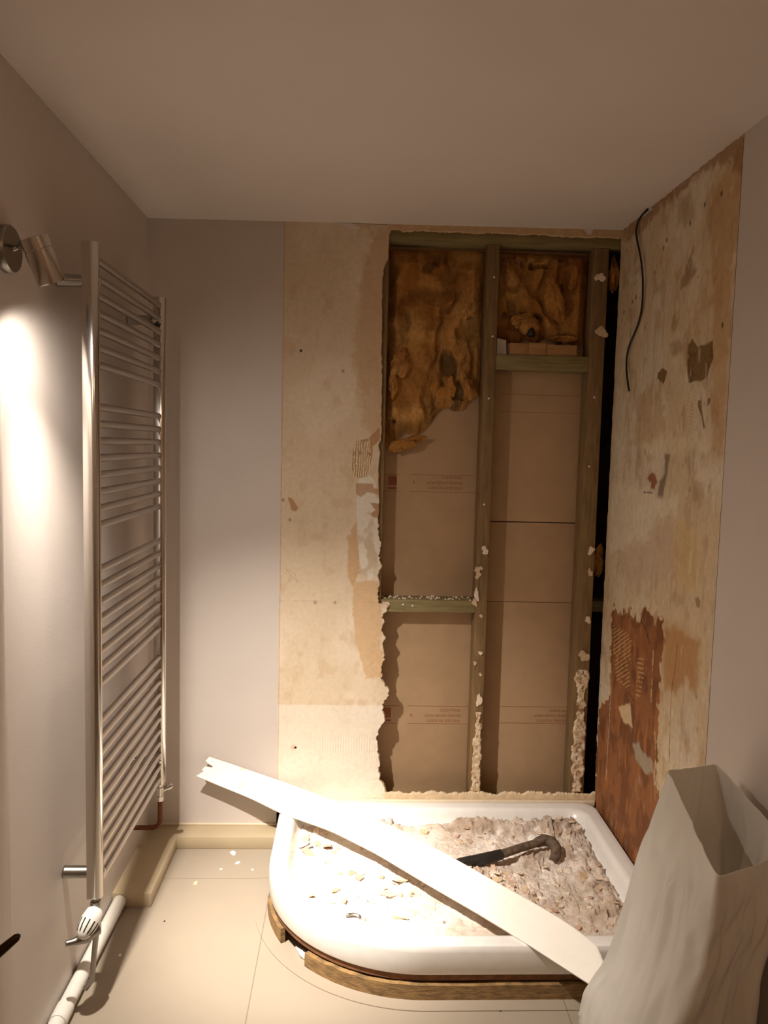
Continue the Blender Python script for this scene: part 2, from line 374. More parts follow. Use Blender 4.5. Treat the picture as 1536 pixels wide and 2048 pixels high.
# strip left along the ceiling, and along the tray
def edge_strip(name, x0, x1, zlo, zhi, up, seed, amp, col):
    n = int((x1 - x0) / .0025); m_ = 10; xs = np.linspace(x0, x1, n)
    j = (fbm(xs * 30, xs * 0 + seed, seed, 4) - .5) * amp * 2 + (vnoise(xs * 160, xs * 0, seed) - .5) * amp * .6
    u = np.linspace(0, 1, m_)[:, None]
    if up: a = zlo + 0 * xs; b = zhi + j
    else: a = zlo + j; b = np.array([zc(x) + .004 for x in xs])
    Zs = a[None] * (1 - u) + b[None] * u; Xs = np.repeat(xs[None], m_, 0)
    Ys = -0.001 - (fbm(Xs * 70, Zs * 70, seed) - .5) * .003
    edge = Zs[-1:] if up else Zs[:1]
    back = np.stack([Xs[:1], np.full_like(edge, .013), edge], -1)
    G = np.stack([Xs, Ys, Zs], -1)
    G = np.concatenate([G, back], 0) if up else np.concatenate([back, G], 0)
    nr = m_ + 1
    Cc = paint_back(G[..., 0], G[..., 2]) * 0 + lin(col) * (0.85 + .3 * fbm(G[..., 0] * 60, G[..., 2] * 60, seed))[..., None]
    return link_mesh(name, G.reshape(-1, 3), grid_faces(nr, n), M['strip'], wall_back, True, Cc.reshape(-1, 3))
edge_strip('plasterboard_remnant', 0.90, XR, 2.383, 2.4, False, 3, .006, (198, 168, 130))
edge_strip('plasterboard_remnant', 0.93, XR, 0.118, 0.165, True, 7, .011, (214, 190, 156))

# ------------------------------------------------------------------ stripped plaster, right wall
wall_right = bpy.data.objects['wall_right']
S5 = lambda p: p
R_CHIP = [(-0.6757,1.9094),(-0.7180,1.8776),(-0.8095,1.8865),(-0.8194,1.8331),(-0.7875,1.7860),(-0.7577,1.7770),(-0.6651,1.7775),(-0.6477,1.8230),(-0.6443,1.8918)]
R_CHIP2 = [(-0.4211,1.8295),(-0.4600,1.8417),(-0.4973,1.8276),(-0.4740,1.7877),(-0.4164,1.8138)]
R_CHIP3 = [(-0.7388,1.7195),(-0.7601,1.7182),(-0.7691,1.6896),(-0.7826,1.6657),(-0.7990,1.6350),(-0.7845,1.6353),(-0.7657,1.6757),(-0.7413,1.7004)]
R_CHIP4 = [(-0.8008,1.7228),(-0.8180,1.7217),(-0.8160,1.7058),(-0.8048,1.6995)]
R_TOP = [(-0.9194,2.4216),(-0.9341,2.3048),(-0.8477,2.3643),(-0.7081,2.3957),(-0.6237,2.3871),(-0.4831,2.3835),(-0.3521,2.3820),(-0.1791,2.3539),(0.0073,2.3677),(-0.0003,2.4382),(-0.2253,2.4640),(-0.5731,2.4281)]
R_BAND = [(-0.9282,2.4181),(-0.9389,2.2660),(-0.9026,2.0742),(-0.9108,1.7269),(-0.9127,1.5683),(-0.8359,1.5677),(-0.8226,1.8237),(-0.7867,2.1008),(-0.7280,2.2431),(-0.7771,2.3273),(-0.8660,2.3621)]
R_STREAK = [(-0.6469,2.1949),(-0.6692,2.1087),(-0.6469,2.0849),(-0.5830,2.0725),(-0.5630,2.0800),(-0.6013,2.1286),(-0.6255,2.1618)]
R_STREAK2 = [(-0.5103,1.9962),(-0.5574,2.0136),(-0.5766,2.0053),(-0.5629,1.9726),(-0.5414,1.9506),(-0.5145,1.9648)]
R_STREAK3 = [(-0.5216,1.9126),(-0.5827,1.9146),(-0.6208,1.8948),(-0.5902,1.8588),(-0.5385,1.8798)]
R_GREY1 = [(-0.5103,2.3650),(-0.6049,2.3598),(-0.6381,2.2782),(-0.5832,2.2648),(-0.5200,2.2923)]
R_COMB1 = [(-0.2605,1.7761),(-0.4083,1.7713),(-0.4974,1.7127),(-0.4591,1.6024),(-0.2700,1.5980),(-0.2378,1.7142)]
R_COMB2 = [(-0.6511,1.7541),(-0.7302,1.7438),(-0.7364,1.6149),(-0.6701,1.6108)]
R_ORANGE = [(-0.3709,1.4733),(-0.4185,1.4945),(-0.4471,1.4901),(-0.4645,1.4637),(-0.4477,1.4357),(-0.4119,1.4392),(-0.4160,1.4615)]
R_DSTREAK = [(-0.5187,1.5559),(-0.5571,1.5563),(-0.5508,1.5095),(-0.5323,1.4564),(-0.5181,1.4159),(-0.4715,1.4128),(-0.4915,1.4650),(-0.5208,1.4928)]
R_WHITE = [(0.0018,1.4419),(-0.3067,1.4477),(-0.4854,1.4111),(-0.6355,1.4314),(-0.6317,1.3702),(-0.4671,1.3447),(-0.3934,1.2594),(-0.2266,1.2210),(-0.0390,1.1648),(-0.0033,1.2115)]
R_WHITE2 = [(-0.3282,1.6202),(-0.7893,1.6142),(-0.7954,1.5674),(-0.3210,1.5638)]
R_MAUVE = [(-0.1775,1.2085),(-0.5967,1.3568),(-0.6596,1.2516),(-0.6228,1.1638),(-0.3572,1.0889),(-0.1590,1.0955)]
R_YEL = [(-0.6337,1.3552),(-0.7826,1.3455),(-0.8168,1.2451),(-0.7876,1.1442),(-0.6736,1.1473),(-0.6280,1.2163)]
R_BROWN = [(-0.0811,0.9807),(-0.1618,0.9537),(-0.2760,0.9907),(-0.3115,0.9688),(-0.3812,0.9731),(-0.4121,1.0199),(-0.4688,1.0293),(-0.5008,1.0006),(-0.5726,1.0171),(-0.5915,0.9737),(-0.5762,0.8465),(-0.5798,0.6744),(-0.5854,0.4863),(-0.6770,0.3932),(-0.8575,0.2852),(0.0981,-0.1400),(0.0203,0.2153),(0.0044,0.5256),(-0.1137,0.5924),(-0.0992,0.8190)]
R_BROWN2 = [(-0.5950,0.9958),(-0.7010,1.0314),(-0.8471,1.0137),(-0.8461,0.9417),(-0.8362,0.8567),(-0.8026,0.8653),(-0.7668,0.8837),(-0.6936,0.8199),(-0.6207,0.8068),(-0.5895,0.8933)]
R_COMBA = [(-0.1163,0.8932),(-0.2717,0.9059),(-0.3151,0.8870),(-0.3118,0.7971),(-0.3093,0.7007),(-0.1813,0.6969),(-0.1217,0.7931)]
R_COMBB = [(-0.3696,0.8371),(-0.4280,0.8534),(-0.4380,0.7823),(-0.4113,0.7048),(-0.3745,0.6925),(-0.3807,0.7588)]
R_CREAM = [(-0.2037,0.6042),(-0.3236,0.6576),(-0.3587,0.5807),(-0.2701,0.5660)]
R_GREY = [(-0.3750,0.5218),(-0.4322,0.5562),(-0.4660,0.5294),(-0.5503,0.5418),(-0.5699,0.5003),(-0.5042,0.4658),(-0.4126,0.4783)]
R_OVAL = [(-0.7941,1.1358),(-0.8142,1.1446),(-0.8334,1.1342),(-0.8291,1.1118),(-0.8079,1.1121)]
R_CRACK = [(-0.6917,0.9681),(-0.6888,0.9007),(-0.6703,0.8123),(-0.6719,0.7085),(-0.6822,0.5865)]
R_CRACKS = [[(-0.4129,1.0144),(-0.3885,0.9747),(-0.4363,0.9519),(-0.4703,0.9156)], [(-0.3076,0.7122),(-0.3358,0.6855),(-0.3565,0.6747)], [(-0.3556,1.4237),(-0.4280,1.4258)]]
R_DOTS = [(-0.8106,2.2913),(-0.8658,1.9194),(-0.7092,2.2922),(-0.6141,2.2649),(-0.4358,2.2616),(-0.4148,2.2410),(-0.1797,2.1250),(-0.1456,2.1139),(-0.0590,2.0919)]
R_LSTREAK = [[(-0.5080,0.8979),(-0.5097,0.8155),(-0.5107,0.7270)], [(-0.0893,0.8484),(-0.1209,0.6333),(-0.1174,0.4386),(-0.1121,0.2798)], [(-0.5576,0.6387),(-0.5749,0.5631),(-0.5720,0.4847)], [(-0.4847,1.1672),(-0.4838,1.1232)], [(-0.2059,1.2484),(-0.2192,1.2140)]]
ny, nzr = 250, 760
yy = np.linspace(-0.922, 0.013, ny); zr = np.linspace(F, 2.412, nzr)
Yg, Zg = np.meshgrid(yy, zr)
n1 = fbm(Yg * 5, Zg * 3, 71); n2 = fbm(Yg * 20, Zg * 13, 72); n3 = fbm(Yg * 70, Zg * 50, 73); nv = fbm(Yg * 45, Zg * 7, 74)
jit = (fbm(Yg * 45, Zg * 45, 75) - .5) * .03
c = np.broadcast_to(lin((206, 184, 150)), Yg.shape + (3,)).copy()
c = tint(c, (214, 200, 176), sstep(.45, .65, n1), .7)
c = tint(c, (184, 150, 108), sstep(.55, .75, n2), .6)
c = tint(c, (170, 138, 104), sstep(.6, .8, nv), .4)
c = tint(c, (226, 212, 188), sstep(.55, .7, fbm(Yg * 9, Zg * 10, 91)), .4)
c = tint(c, (150, 112, 72), sstep(.66, .78, fbm(Yg * 14, Zg * 9, 92)), .4)
c = tint(c, (120, 88, 58), sstep(.80, .86, fbm(Yg * 50, Zg * 34, 93, 3)), .5)
sd = lambda p: poly_sd(Yg, Zg, p)
def blot(p, col, amt, soft=.006, j=1.0):
    global c
    c = tint(c, col, sstep(soft, -soft, sd(p) + jit * j), amt)
blot(R_BAND, (186, 146, 96), .65, .02)
blot(R_TOP, (150, 104, 62), .7, .012, 1.6)
blot(R_GREY1, (164, 142, 112), .5, .012); blot(R_STREAK, (140, 104, 66), .7, .012, 1.5); blot(R_STREAK2, (150, 116, 76), .6, .01); blot(R_STREAK3, (150, 120, 84), .55, .012, 1.6)
blot(R_WHITE2, (224, 206, 170), .5, .02, 2); blot(R_COMB1, (176, 140, 96), .6, .015, 1.5)
blot(R_MAUVE, (196, 170, 146), .7, .03, 1.5); blot(R_YEL, (204, 172, 120), .6, .02); blot(R_WHITE, (222, 208, 180), .75, .015, 2)
blot(R_DSTREAK, (104, 74, 58), .75, .008, .6); blot(R_ORANGE, (140, 70, 22), .9, .006, .4)
blot(R_BROWN2, (176, 122, 62), .75, .02, 1.2); blot(R_BROWN, (142, 84, 38), .95, .006, 2.0)
inb = sstep(.004, -.004, sd(R_BROWN) + jit * 2)
c = tint(c, (206, 176, 132), sstep(.012, .004, np.abs(sd(R_BROWN) + jit * 2 - .006)) * sstep(.5, .6, fbm(Yg * 40, Zg * 24, 95)), .8)
c = tint(c, (108, 64, 32), inb * sstep(.42, .62, n2), .75); c = tint(c, (176, 112, 60), inb * sstep(.62, .75, nv), .7)
ca = sstep(.004, -.006, sd(R_COMBA) + jit * .6) * (np.sin((Zg + .55 * Yg) * 2 * PI / .0165) > .15)
cb = sstep(.004, -.006, sd(R_COMBB) + jit * .6) * (np.sin((Zg + .2 * Yg) * 2 * PI / .0165) > .25)
cc = sstep(.004, -.006, sd(R_COMB2) + jit) * (np.sin((Zg - .2 * Yg) * 2 * PI / .011) > 0.1)
cd_ = sstep(.004, -.006, sd(R_COMB1) + jit) * (np.sin((Zg - .5 * Yg) * 2 * PI / .012) > 0.2)
c = tint(c, (200, 158, 104), np.maximum(ca, cb) * (n3 > .33), .8); c = tint(c, (222, 200, 160), np.maximum(cc, cd_) * sstep(.35, .6, n2), .6)
blot(R_CREAM, (214, 188, 146), .9, .004, .6); blot(R_GREY, (168, 156, 132), .85, .006, .8); blot(R_OVAL, (136, 110, 70), .8, .003, .1)
for p in (R_CHIP, R_CHIP2, R_CHIP3, R_CHIP4): blot(p, (122, 90, 44), .95, .002, .25)
inch = np.zeros_like(Yg)
for p in (R_CHIP, R_CHIP2): inch = np.maximum(inch, sstep(.003, -.003, sd(p) + jit * .25))
c = tint(c, (92, 66, 32), inch * (n3 > .55), .6)
c = tint(c, (120, 66, 26), sstep(.004, .0015, line_d(Yg, Zg, R_CRACK) + jit * .05), .75)
for p in R_CRACKS: c = tint(c, (50, 28, 14), sstep(.004, .0015, line_d(Yg, Zg, p) + np.abs(jit) * .1), .9)
for p in R_LSTREAK: c = tint(c, (222, 200, 160), sstep(.006, .0015, line_d(Yg, Zg, p) + np.abs(jit) * .5), .85)
for p in R_DOTS: c = tint(c, (52, 34, 20), sstep(.008, .003, np.hypot(Yg - p[0], (Zg - p[1]) * .7)), .9)
c = tint(c, (230, 216, 190), sstep(.68, .78, fbm(Yg * 40, Zg * 14, 94)) * (1 - inb * .7), .35)
c = c * (.90 + .20 * n3)[..., None]
# right on the free edge of the sheet: pale paper
c = tint(c, (206, 178, 136), sstep(-.035, -.02, Yg + jit * .4) * sstep(.75, .9, Zg), .5)
relr = (fbm(Yg * 25, Zg * 25, 80) - .5) * .002 + inb * (-.0015 + (n3 - .5) * .003) - inch * .002 + np.maximum(np.maximum(ca, cb), np.maximum(cc, cd_)) * .0012
relr = relr + sstep(.08, 0, 2.41 - Zg) * (fbm(Yg * 40, Zg * 40, 82) - .5) * .012
relr = relr - sstep(.004, .001, line_d(Yg, Zg, R_CRACK)) * .002
relr *= sstep(-.922, -.915, Yg)
Xg = XR - 0.001 - relr
eb = 4; XE = np.stack([XR - .001 + .012 * k / eb + zr * 0 for k in range(1, eb + 1)], 1)
YE = np.stack([0.013 + .003 * (vnoise(zr * 60, zr * 0 + k, 84) - .5) for k in range(1, eb + 1)], 1)
wob = (fbm(zr * 30, zr * 0, 86) - .5) * .010
Yg = Yg + (sstep(-.03, .013, Yg) * wob[:, None]); YE = YE + wob[:, None]
V = np.concatenate([np.stack([Xg, Yg, Zg], -1), np.stack([XE, YE, np.repeat(zr[:, None], eb, 1)], -1)], 1)
ce = np.broadcast_to(lin((190, 158, 116)), (nzr, eb, 3)) * (0.7 + .6 * vnoise(zr * 150, zr * 0, 88))[:, None, None]
c = np.concatenate([c, ce], 1)
link_mesh('stripped_plasterboard', V.reshape(-1, 3), grid_faces(nzr, ny + eb)[:, ::-1].copy(), M['strip'], wall_right, True, c.reshape(-1, 3))['label'] = 'stripped stained plasterboard with rust-brown lower patch'
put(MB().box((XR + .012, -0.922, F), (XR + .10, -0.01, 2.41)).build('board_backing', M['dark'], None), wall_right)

# torn scraps of ceiling paint along the top edges
def chip(name, pts, th, nrm, mt, parent=None, seed=0, loc=None, curl=0.0):
    """irregular flat piece; pts = outline 3D points (around a centre), thickness along nrm"""
    nrm = Vector(nrm).normalized(); P = [Vector(p) for p in pts]; n = len(P)
    ctr = sum(P, Vector()) / n; org = ctr if loc is None else Vector(loc)
    v = [p - org for p in P] + [p + nrm * th - org + (ctr - p) * .08 for p in P]
    v += [ctr - org + nrm * (th * 1.1)]
    f = [tuple(range(n))[::-1]] + [(i, (i + 1) % n, n + (i + 1) % n, n + i) for i in range(n)]
    f += [(n + i, n + (i + 1) % n, 2 * n) for i in range(n)]
    o = link_mesh(name, v, f, mt)
    o.location = org
    if parent: o.parent = parent; o.location = org - parent_world(parent)
    return o
def blob_outline(cx, cy, r, rng, n=9, asp=1.0, ang=0):
    out = []
    for k in range(n):
        a = 2 * PI * k / n + rng.uniform(-.25, .25); rr = r * rng.uniform(.6, 1.15)
        x, y = rr * math.cos(a) * asp, rr * math.sin(a)
        out.append((cx + x * math.cos(ang) - y * math.sin(ang), cy + x * math.sin(ang) + y * math.cos(ang)))
    return out
rng = random.Random(4)
for poly in ([(0.6996,-0.0020,2.3971),(0.7562,-0.0020,2.4010),(0.7982,-0.0020,2.3859),(0.7927,-0.0020,2.3783),(0.7661,-0.0020,2.3811),(0.7376,-0.0020,2.3874)], [(1.6489,-0.0020,2.4102),(1.6915,-0.0020,2.4136),(1.6810,-0.0020,2.3889),(1.6692,-0.0020,2.3904)]):
    pts = [tuple(p) for p in poly]
    t_ = chip('paint_scrap', pts, .002, (0, -1, 0), M['ceil'])
    tag(t_, 'torn white scrap of ceiling paint hanging over the ' + ('bare plaster left of the opening' if pts[0][0] < 1 else 'right bay of the open studwork'), 'paint scrap')
# torn hole in the right wall top and its paint flap
hp = [tuple(p) for p in [(1.8010,-0.2300,2.4447),(1.8010,-0.2796,2.4194),(1.8010,-0.3096,2.3969),(1.8010,-0.2733,2.3992),(1.8010,-0.2270,2.3990),(1.8010,-0.1836,2.4011),(1.8010,-0.1700,2.4278)]]
tag(chip('paint_scrap', hp, .002, (-1, 0, 0), M['ceil']), 'torn white ceiling paint flap beside the top of the black cable', 'paint scrap')

# ------------------------------------------------------------------ studwork
def timber(name, a, b, label, mt='stud', group=None):
    org = ((a[0] + b[0]) / 2, (a[1] + b[1]) / 2, a[2])
    e = empty(name, org, label, 'timber', group)
    m = MB().box(a, b); o = m.build('timber_length', M[mt], None, bevel=.002); put(o, e)
    return e
YB = 0.102
stud_l = timber('timber_stud', (0.868, .0135, .12), (0.909, YB - .001, 2.34), 'dark timber stud half hidden behind the broken left board edge')
stud_m = timber('timber_stud', (1.287, .0135, .12), (1.334, YB - .001, 2.345), 'green-tinged timber stud standing in the middle of the opening')
stud_r = timber('timber_stud', (1.700, .0135, .12), (1.760, YB - .001, 2.345), 'dark timber stud beside the black gap at the right')
timber('head_plate', (0.868, .0135, 2.346), (2.0, YB - .001, 2.388), 'dark horizontal timber across the top of the opening', 'noggin')
timber('sole_plate', (0.868, .0135, .06), (2.0, YB - .001, .119), 'horizontal timber along the foot of the opening behind the tray', 'noggin')
nog = timber('timber_noggin', (0.910, .0135, .906), (1.286, YB - .001, .956), 'green timber cross piece dusted with rubble in the left bay', 'noggin')
nog2 = timber('timber_noggin', (1.335, .0135, 1.873), (1.699, YB - .001, 1.930), 'brown timber cross piece in the upper right bay carrying a wood offcut', 'noggin')
timber('timber_noggin', (1.761, .10, .90), (2.04, .19, .945), 'grey timber stub deep in the dark gap right of the last stud', 'noggin')

def remnant(parent, x, z, rx, rz, seed, th=.006, y=.0135, mt='flake'):
    r = random.Random(seed); pts = []; n = 18; ph = [r.uniform(0, 6.28) for _ in range(4)]
    for k in range(n):
        a = 2 * PI * k / n; q = 1 + .22 * math.sin(2 * a + ph[0]) + .16 * math.sin(3 * a + ph[1]) + .12 * math.sin(5 * a + ph[2]) + r.uniform(-.12, .12)
        pts.append((x + rx * .85 * q * math.cos(a), y, z + rz * .85 * q * math.sin(a)))
    return chip('plaster_remnant', pts, th, (0, -1, 0), M[mt], parent)
def crust(parent, x0, x1, z0, z1, seed, th=.007):
    """ragged strip of broken plasterboard left nailed to a stud"""
    nz_ = int((z1 - z0) / .0025); nx_ = 22; zz = np.linspace(z0, z1, nz_); uu = np.linspace(-1, 1, nx_)[None]
    wl = (fbm(zz * 45, zz * 0, seed, 4) - .5); wr = (fbm(zz * 45, zz * 0, seed + 5, 4) - .5)
    wid = np.clip((fbm(zz * 14, zz * 0, seed + 9, 3) - .22) * 4, .45, 1)
    mid = (x0 + x1) / 2; hw = (x1 - x0) / 2 * wid
    xl = mid - hw + wl * .018; xr = mid + hw + wr * .018
    X = xl[:, None] * (1 - uu) / 2 + xr[:, None] * (1 + uu) / 2; Z = zz[:, None] + 0 * uu
    prof = np.clip((1 - np.abs(uu)) * 5, 0, 1) ** .5 * np.clip(np.minimum(zz - z0, z1 - zz) / .004, 0, 1)[:, None]
    h = prof * (th * (.35 + 1.1 * fbm(X * 70, Z * 70, seed + 2))) 
    c = np.broadcast_to(lin((200, 174, 140)), X.shape + (3,)).copy(); c = tint(c, (226, 210, 182), sstep(.45, .6, fbm(X * 60, Z * 60, seed + 3)), .8); c = tint(c, (130, 92, 58), sstep(.58, .68, fbm(X * 90, Z * 70, seed + 4)), .8)
    o = link_mesh('plaster_remnant', np.stack([X, .0133 - h, Z], -1).reshape(-1, 3), grid_faces(nz_, nx_), M['strip'], None, True, c.reshape(-1, 3)); put(o, parent); return o
def screw(parent, x, z, y=.0135, r=.004):
    m = MB().lathe((x, y, z), (0, -1, 0), [(0, r * .5), (.003, r), (.0045, r), (.005, r * .6)], 10)
    return put(m.build('screw_head', M['dirtywhite'], None, True), parent)
pm = [(1.3175,0.0130,1.1590),(1.2941,0.0130,1.0843),(1.2930,0.0130,1.0602),(1.2897,0.0130,0.9794),(1.2828,0.0130,0.9489),(1.3108,0.0130,0.8946),(1.3141,0.0130,0.7436),(1.2932,0.0130,0.7023),(1.3171,0.0130,0.6553),(1.3147,0.0130,0.5500)]
sz = [(.016, .018), (.02, .014), (.012, .02), (.011, .03), (.012, .018), (.008, .008), (.008, .01), (.009, .008), (.008, .007), (.012, .035), (.014, .04), (.013, .035), (.014, .045), (.016, .04)]
for i, (p, s_) in enumerate(zip(pm, sz)): remnant(stud_m, p[0], p[2], s_[0], s_[1], 30 + i, .006, mt='flaketan' if i % 3 else 'flake')
pr_ = [(1.7283,0.0130,2.2340),(1.7443,0.0130,2.0265),(1.7437,0.0130,1.1670),(1.7438,0.0130,1.0781),(1.7448,0.0130,0.8848),(1.7354,0.0130,0.7368)]
szr = [(.022, .02), (.026, .024), (.014, .018), (.01, .018), (.012, .018), (.024, .026), (.022, .05), (.022, .04), (.02, .04), (.02, .04), (.022, .045), (.02, .04), (.024, .035)]
for i, (p, s_) in enumerate(zip(pr_, szr)): remnant(stud_r, p[0], p[2], s_[0], s_[1], 60 + i, .007, mt='flaketan' if i % 2 else 'flake')
crust(stud_m, 1.296, 1.332, .168, .50, 701); crust(stud_r, 1.706, 1.758, .168, .68, 702, .009)
for p in [(1.3148,0.0130,2.2205),(1.3171,0.0130,1.9965),(1.3101,0.0130,1.7577),(1.3071,0.0130,1.3421)]: screw(stud_m, p[0], p[2])
for p in [(1.7268,0.0130,1.7727),(1.7198,0.0130,1.5017)]: screw(stud_r, p[0], p[2])
for p in [(1.0348,0.0130,0.9329),(0.9968,0.0130,0.9363)]: screw(nog, p[0], p[2])
remnant(nog, .925, .93, .018, .022, 91, .006)
# crumbs on the noggin
rng = random.Random(8)
V_ = []; mb = MB()
for k in range(90):
    x = rng.uniform(.915, 1.28); y = rng.uniform(.018, .09); s = rng.uniform(.002, .007); z = .9565
    pts = blob_outline(x, y, s, rng, 6)
    n = len(pts); v = [(a, b, z) for a, b in pts] + [(x, y, z + s * rng.uniform(.6, 1.4))]
    mb.add(v, [tuple(range(n))[::-1]] + [(i, (i + 1) % n, n) for i in range(n)])
o = mb.build('rubble_crumbs', M['flake'], None); tag(o, 'pale plaster crumbs lying along the top of the green cross piece', 'rubble', kind='stuff')

# rear plasterboards (their backs face us)
def rear_board(x0, x1, z0, z1, label):
    e = empty('plasterboard_sheet', ((x0 + x1) / 2, YB + .006, z0), label, 'plasterboard')
    put(MB().box((x0, YB, z0), (x1, YB + .0125, z1)).build('board', M['rear'], None, bevel=.001), e)
    return e
rb1 = rear_board(0.55, 1.31, .06, 2.388, 'pinkish brown back of the plasterboard behind the left bay, with red printing')
rb2 = rear_board(1.311, 1.72, .06, 0.935, 'lower board back behind the right bay under the thin joint')
rb3 = rear_board(1.311, 1.72, 0.937, 1.265, 'middle board back behind the right bay between two joints')
rb4 = rear_board(1.311, 1.72, 1.269, 2.388, 'upper board back behind the right bay above the dark joint')
def printed(parent, body, x_start, z, size):
    cu = bpy.data.curves.new('tmp', 'FONT'); cu.body = body; cu.size = size; cu.extrude = .0001; cu.align_x = 'LEFT'; cu.resolution_u = 2
    t_ = bpy.data.objects.new('tmp', cu); COL.objects.link(t_)
    bpy.context.view_layer.update()
    me = bpy.data.meshes.new_from_object(t_.evaluated_get(bpy.context.evaluated_depsgraph_get()))
    bpy.data.objects.remove(t_)
    me.transform(Matrix.Translation((x_start, YB - .0006, z)) @ Matrix.Rotation(PI, 4, 'Y') @ Matrix.Rotation(PI / 2, 4, 'X'))
    me.materials.clear(); me.materials.append(M['print'])
    o = bpy.data.objects.new('printed_text', me); COL.objects.link(o); put(o, parent)
    return o
def rule(parent, x0, x1, z, h=.0016):
    return put(MB().box((x0, YB - .0006, z - h / 2), (x1, YB - .0001, z + h / 2)).build('printed_line', M['print'], None), parent)
T1 = [(1.2310,0.1000,1.4335),(1.2317,0.1000,1.4112),(1.2324,0.1000,1.3909),(1.0173,0.1000,1.4509),(1.2811,0.1000,1.4569),(1.0191,0.1000,1.3822),(0.9122,0.1000,1.4485),(0.9786,0.1000,1.3813)]
T2 = [(1.2545,0.1000,0.4667),(1.2552,0.1000,0.4432),(1.2559,0.1000,0.4218),(1.0328,0.1000,0.4921),(1.3037,0.1000,0.4949),(1.0348,0.1000,0.4176),(0.9354,0.1000,0.4911),(0.9995,0.1000,0.4173)]
for T in (T1, T2):
    for (b, p) in zip(('SPAN JOISTS', 'BOUND EDGES MUST', 'THIS SIDE TO JOISTS'), T[:3]):
        printed(rb1, b, p[0], p[2] + .014, .0155)
    rule(rb1, T[3][0], T[4][0], T[3][2]); rule(rb1, T[3][0], T[4][0], T[5][2]); rule(rb1, T[6][0], T[7][0], T[6][2]); rule(rb1, T[6][0], T[7][0], T[5][2])
    printed(rb1, '&', T[3][0] + .022, T[1][2] + .015, .018)
    put(MB().box((.93, YB - .0006, T[5][2] + .024), (.965, YB - .0001, T[3][2] - .008)).build('printed_block', M['print'], None), rb1)
    put(MB().box((.93, YB - .0006, T[5][2] + .008), (.965, YB - .0001, T[5][2] + .016)).build('printed_block', M['print'], None), rb1)
T3 = [(1.3711,0.1000,1.7825),(1.6964,0.1000,1.7873),(1.3737,0.1000,1.7127),(1.4190,0.1000,0.4940),(1.7348,0.1000,0.4972),(1.4216,0.1000,0.4234),(1.6833,0.1000,0.4688),(1.6842,0.1000,0.4473),(1.6852,0.1000,0.4258),(1.5648,0.1000,1.7638)]
rule(rb4, T3[0][0], T3[1][0], T3[0][2]); rule(rb4, T3[0][0], T3[1][0], T3[2][2])
rule(rb2, T3[3][0], T3[4][0], T3[3][2]); rule(rb2, T3[3][0], T3[4][0], T3[5][2])
for (b, p) in zip(('SPAN JOISTS', 'BOUND EDGES MUST', 'THIS SIDE TO JOISTS'), T3[6:9]): printed(rb2, b, p[0] + .03, p[2] + .014, .0155)

# ------------------------------------------------------------------ mineral wool
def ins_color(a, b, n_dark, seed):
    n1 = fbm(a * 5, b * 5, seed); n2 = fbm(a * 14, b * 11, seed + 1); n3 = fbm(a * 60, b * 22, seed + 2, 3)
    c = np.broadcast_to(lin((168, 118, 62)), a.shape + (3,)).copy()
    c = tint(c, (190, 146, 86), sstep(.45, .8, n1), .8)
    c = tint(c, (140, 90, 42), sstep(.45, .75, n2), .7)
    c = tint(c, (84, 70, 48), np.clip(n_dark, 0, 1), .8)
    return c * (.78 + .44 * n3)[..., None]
def batt(name, x0, x1, ztop, bottom, label, seed, bulge, darks):
    e = empty(name, ((x0 + x1) / 2, .095, ztop - .4), label, 'insulation')
    nx_, nz_ = 170, 300
    uu = np.linspace(0, 1, nx_)[None]; vv = np.linspace(0, 1, nz_)[:, None]
    X = x0 + (x1 - x0) * uu + 0 * vv
    zb = bottom(x0 + (x1 - x0) * uu) + (fbm(uu * 9, uu * 0 + seed, seed) - .5) * .05
    Z = ztop + (zb - ztop) * vv
    wx = X + (fbm(X * 5, Z * 5, seed + 11) - .5) * .12; wz = Z + (fbm(X * 5, Z * 5, seed + 12) - .5) * .12
    fold = np.abs(fbm(wx * 7, wz * 4, seed + 6, 3) - .5)
    h = .040 + bulge(X, Z) + (fbm(wx * 7, wz * 6, seed + 5, 3) - .5) * .045 - sstep(.10, 0, fold) * .020 + (fbm(X * 45, Z * 30, seed + 7, 3) - .5) * .006
    edge = np.minimum(np.minimum(uu, 1 - uu) * 10, np.minimum(vv * 12, (1 - vv) * 9)); edge = np.clip(edge, 0, 1) ** .5
    h = np.clip(h, .010, .082) * edge
    dk = sstep(.09, 0, fold) * .35  # shade of the fold creases painted into the wool colour
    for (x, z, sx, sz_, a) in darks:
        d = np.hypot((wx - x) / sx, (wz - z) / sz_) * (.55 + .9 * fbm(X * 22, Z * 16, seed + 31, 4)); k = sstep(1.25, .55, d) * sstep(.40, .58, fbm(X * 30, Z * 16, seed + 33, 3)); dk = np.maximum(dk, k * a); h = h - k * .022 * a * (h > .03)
    h = np.clip(h, .008, .082)
    Y = YB - .001 - h
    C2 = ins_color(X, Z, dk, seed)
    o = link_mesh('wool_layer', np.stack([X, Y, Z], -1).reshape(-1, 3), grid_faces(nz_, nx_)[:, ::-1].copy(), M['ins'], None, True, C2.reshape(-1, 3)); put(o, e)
    return e
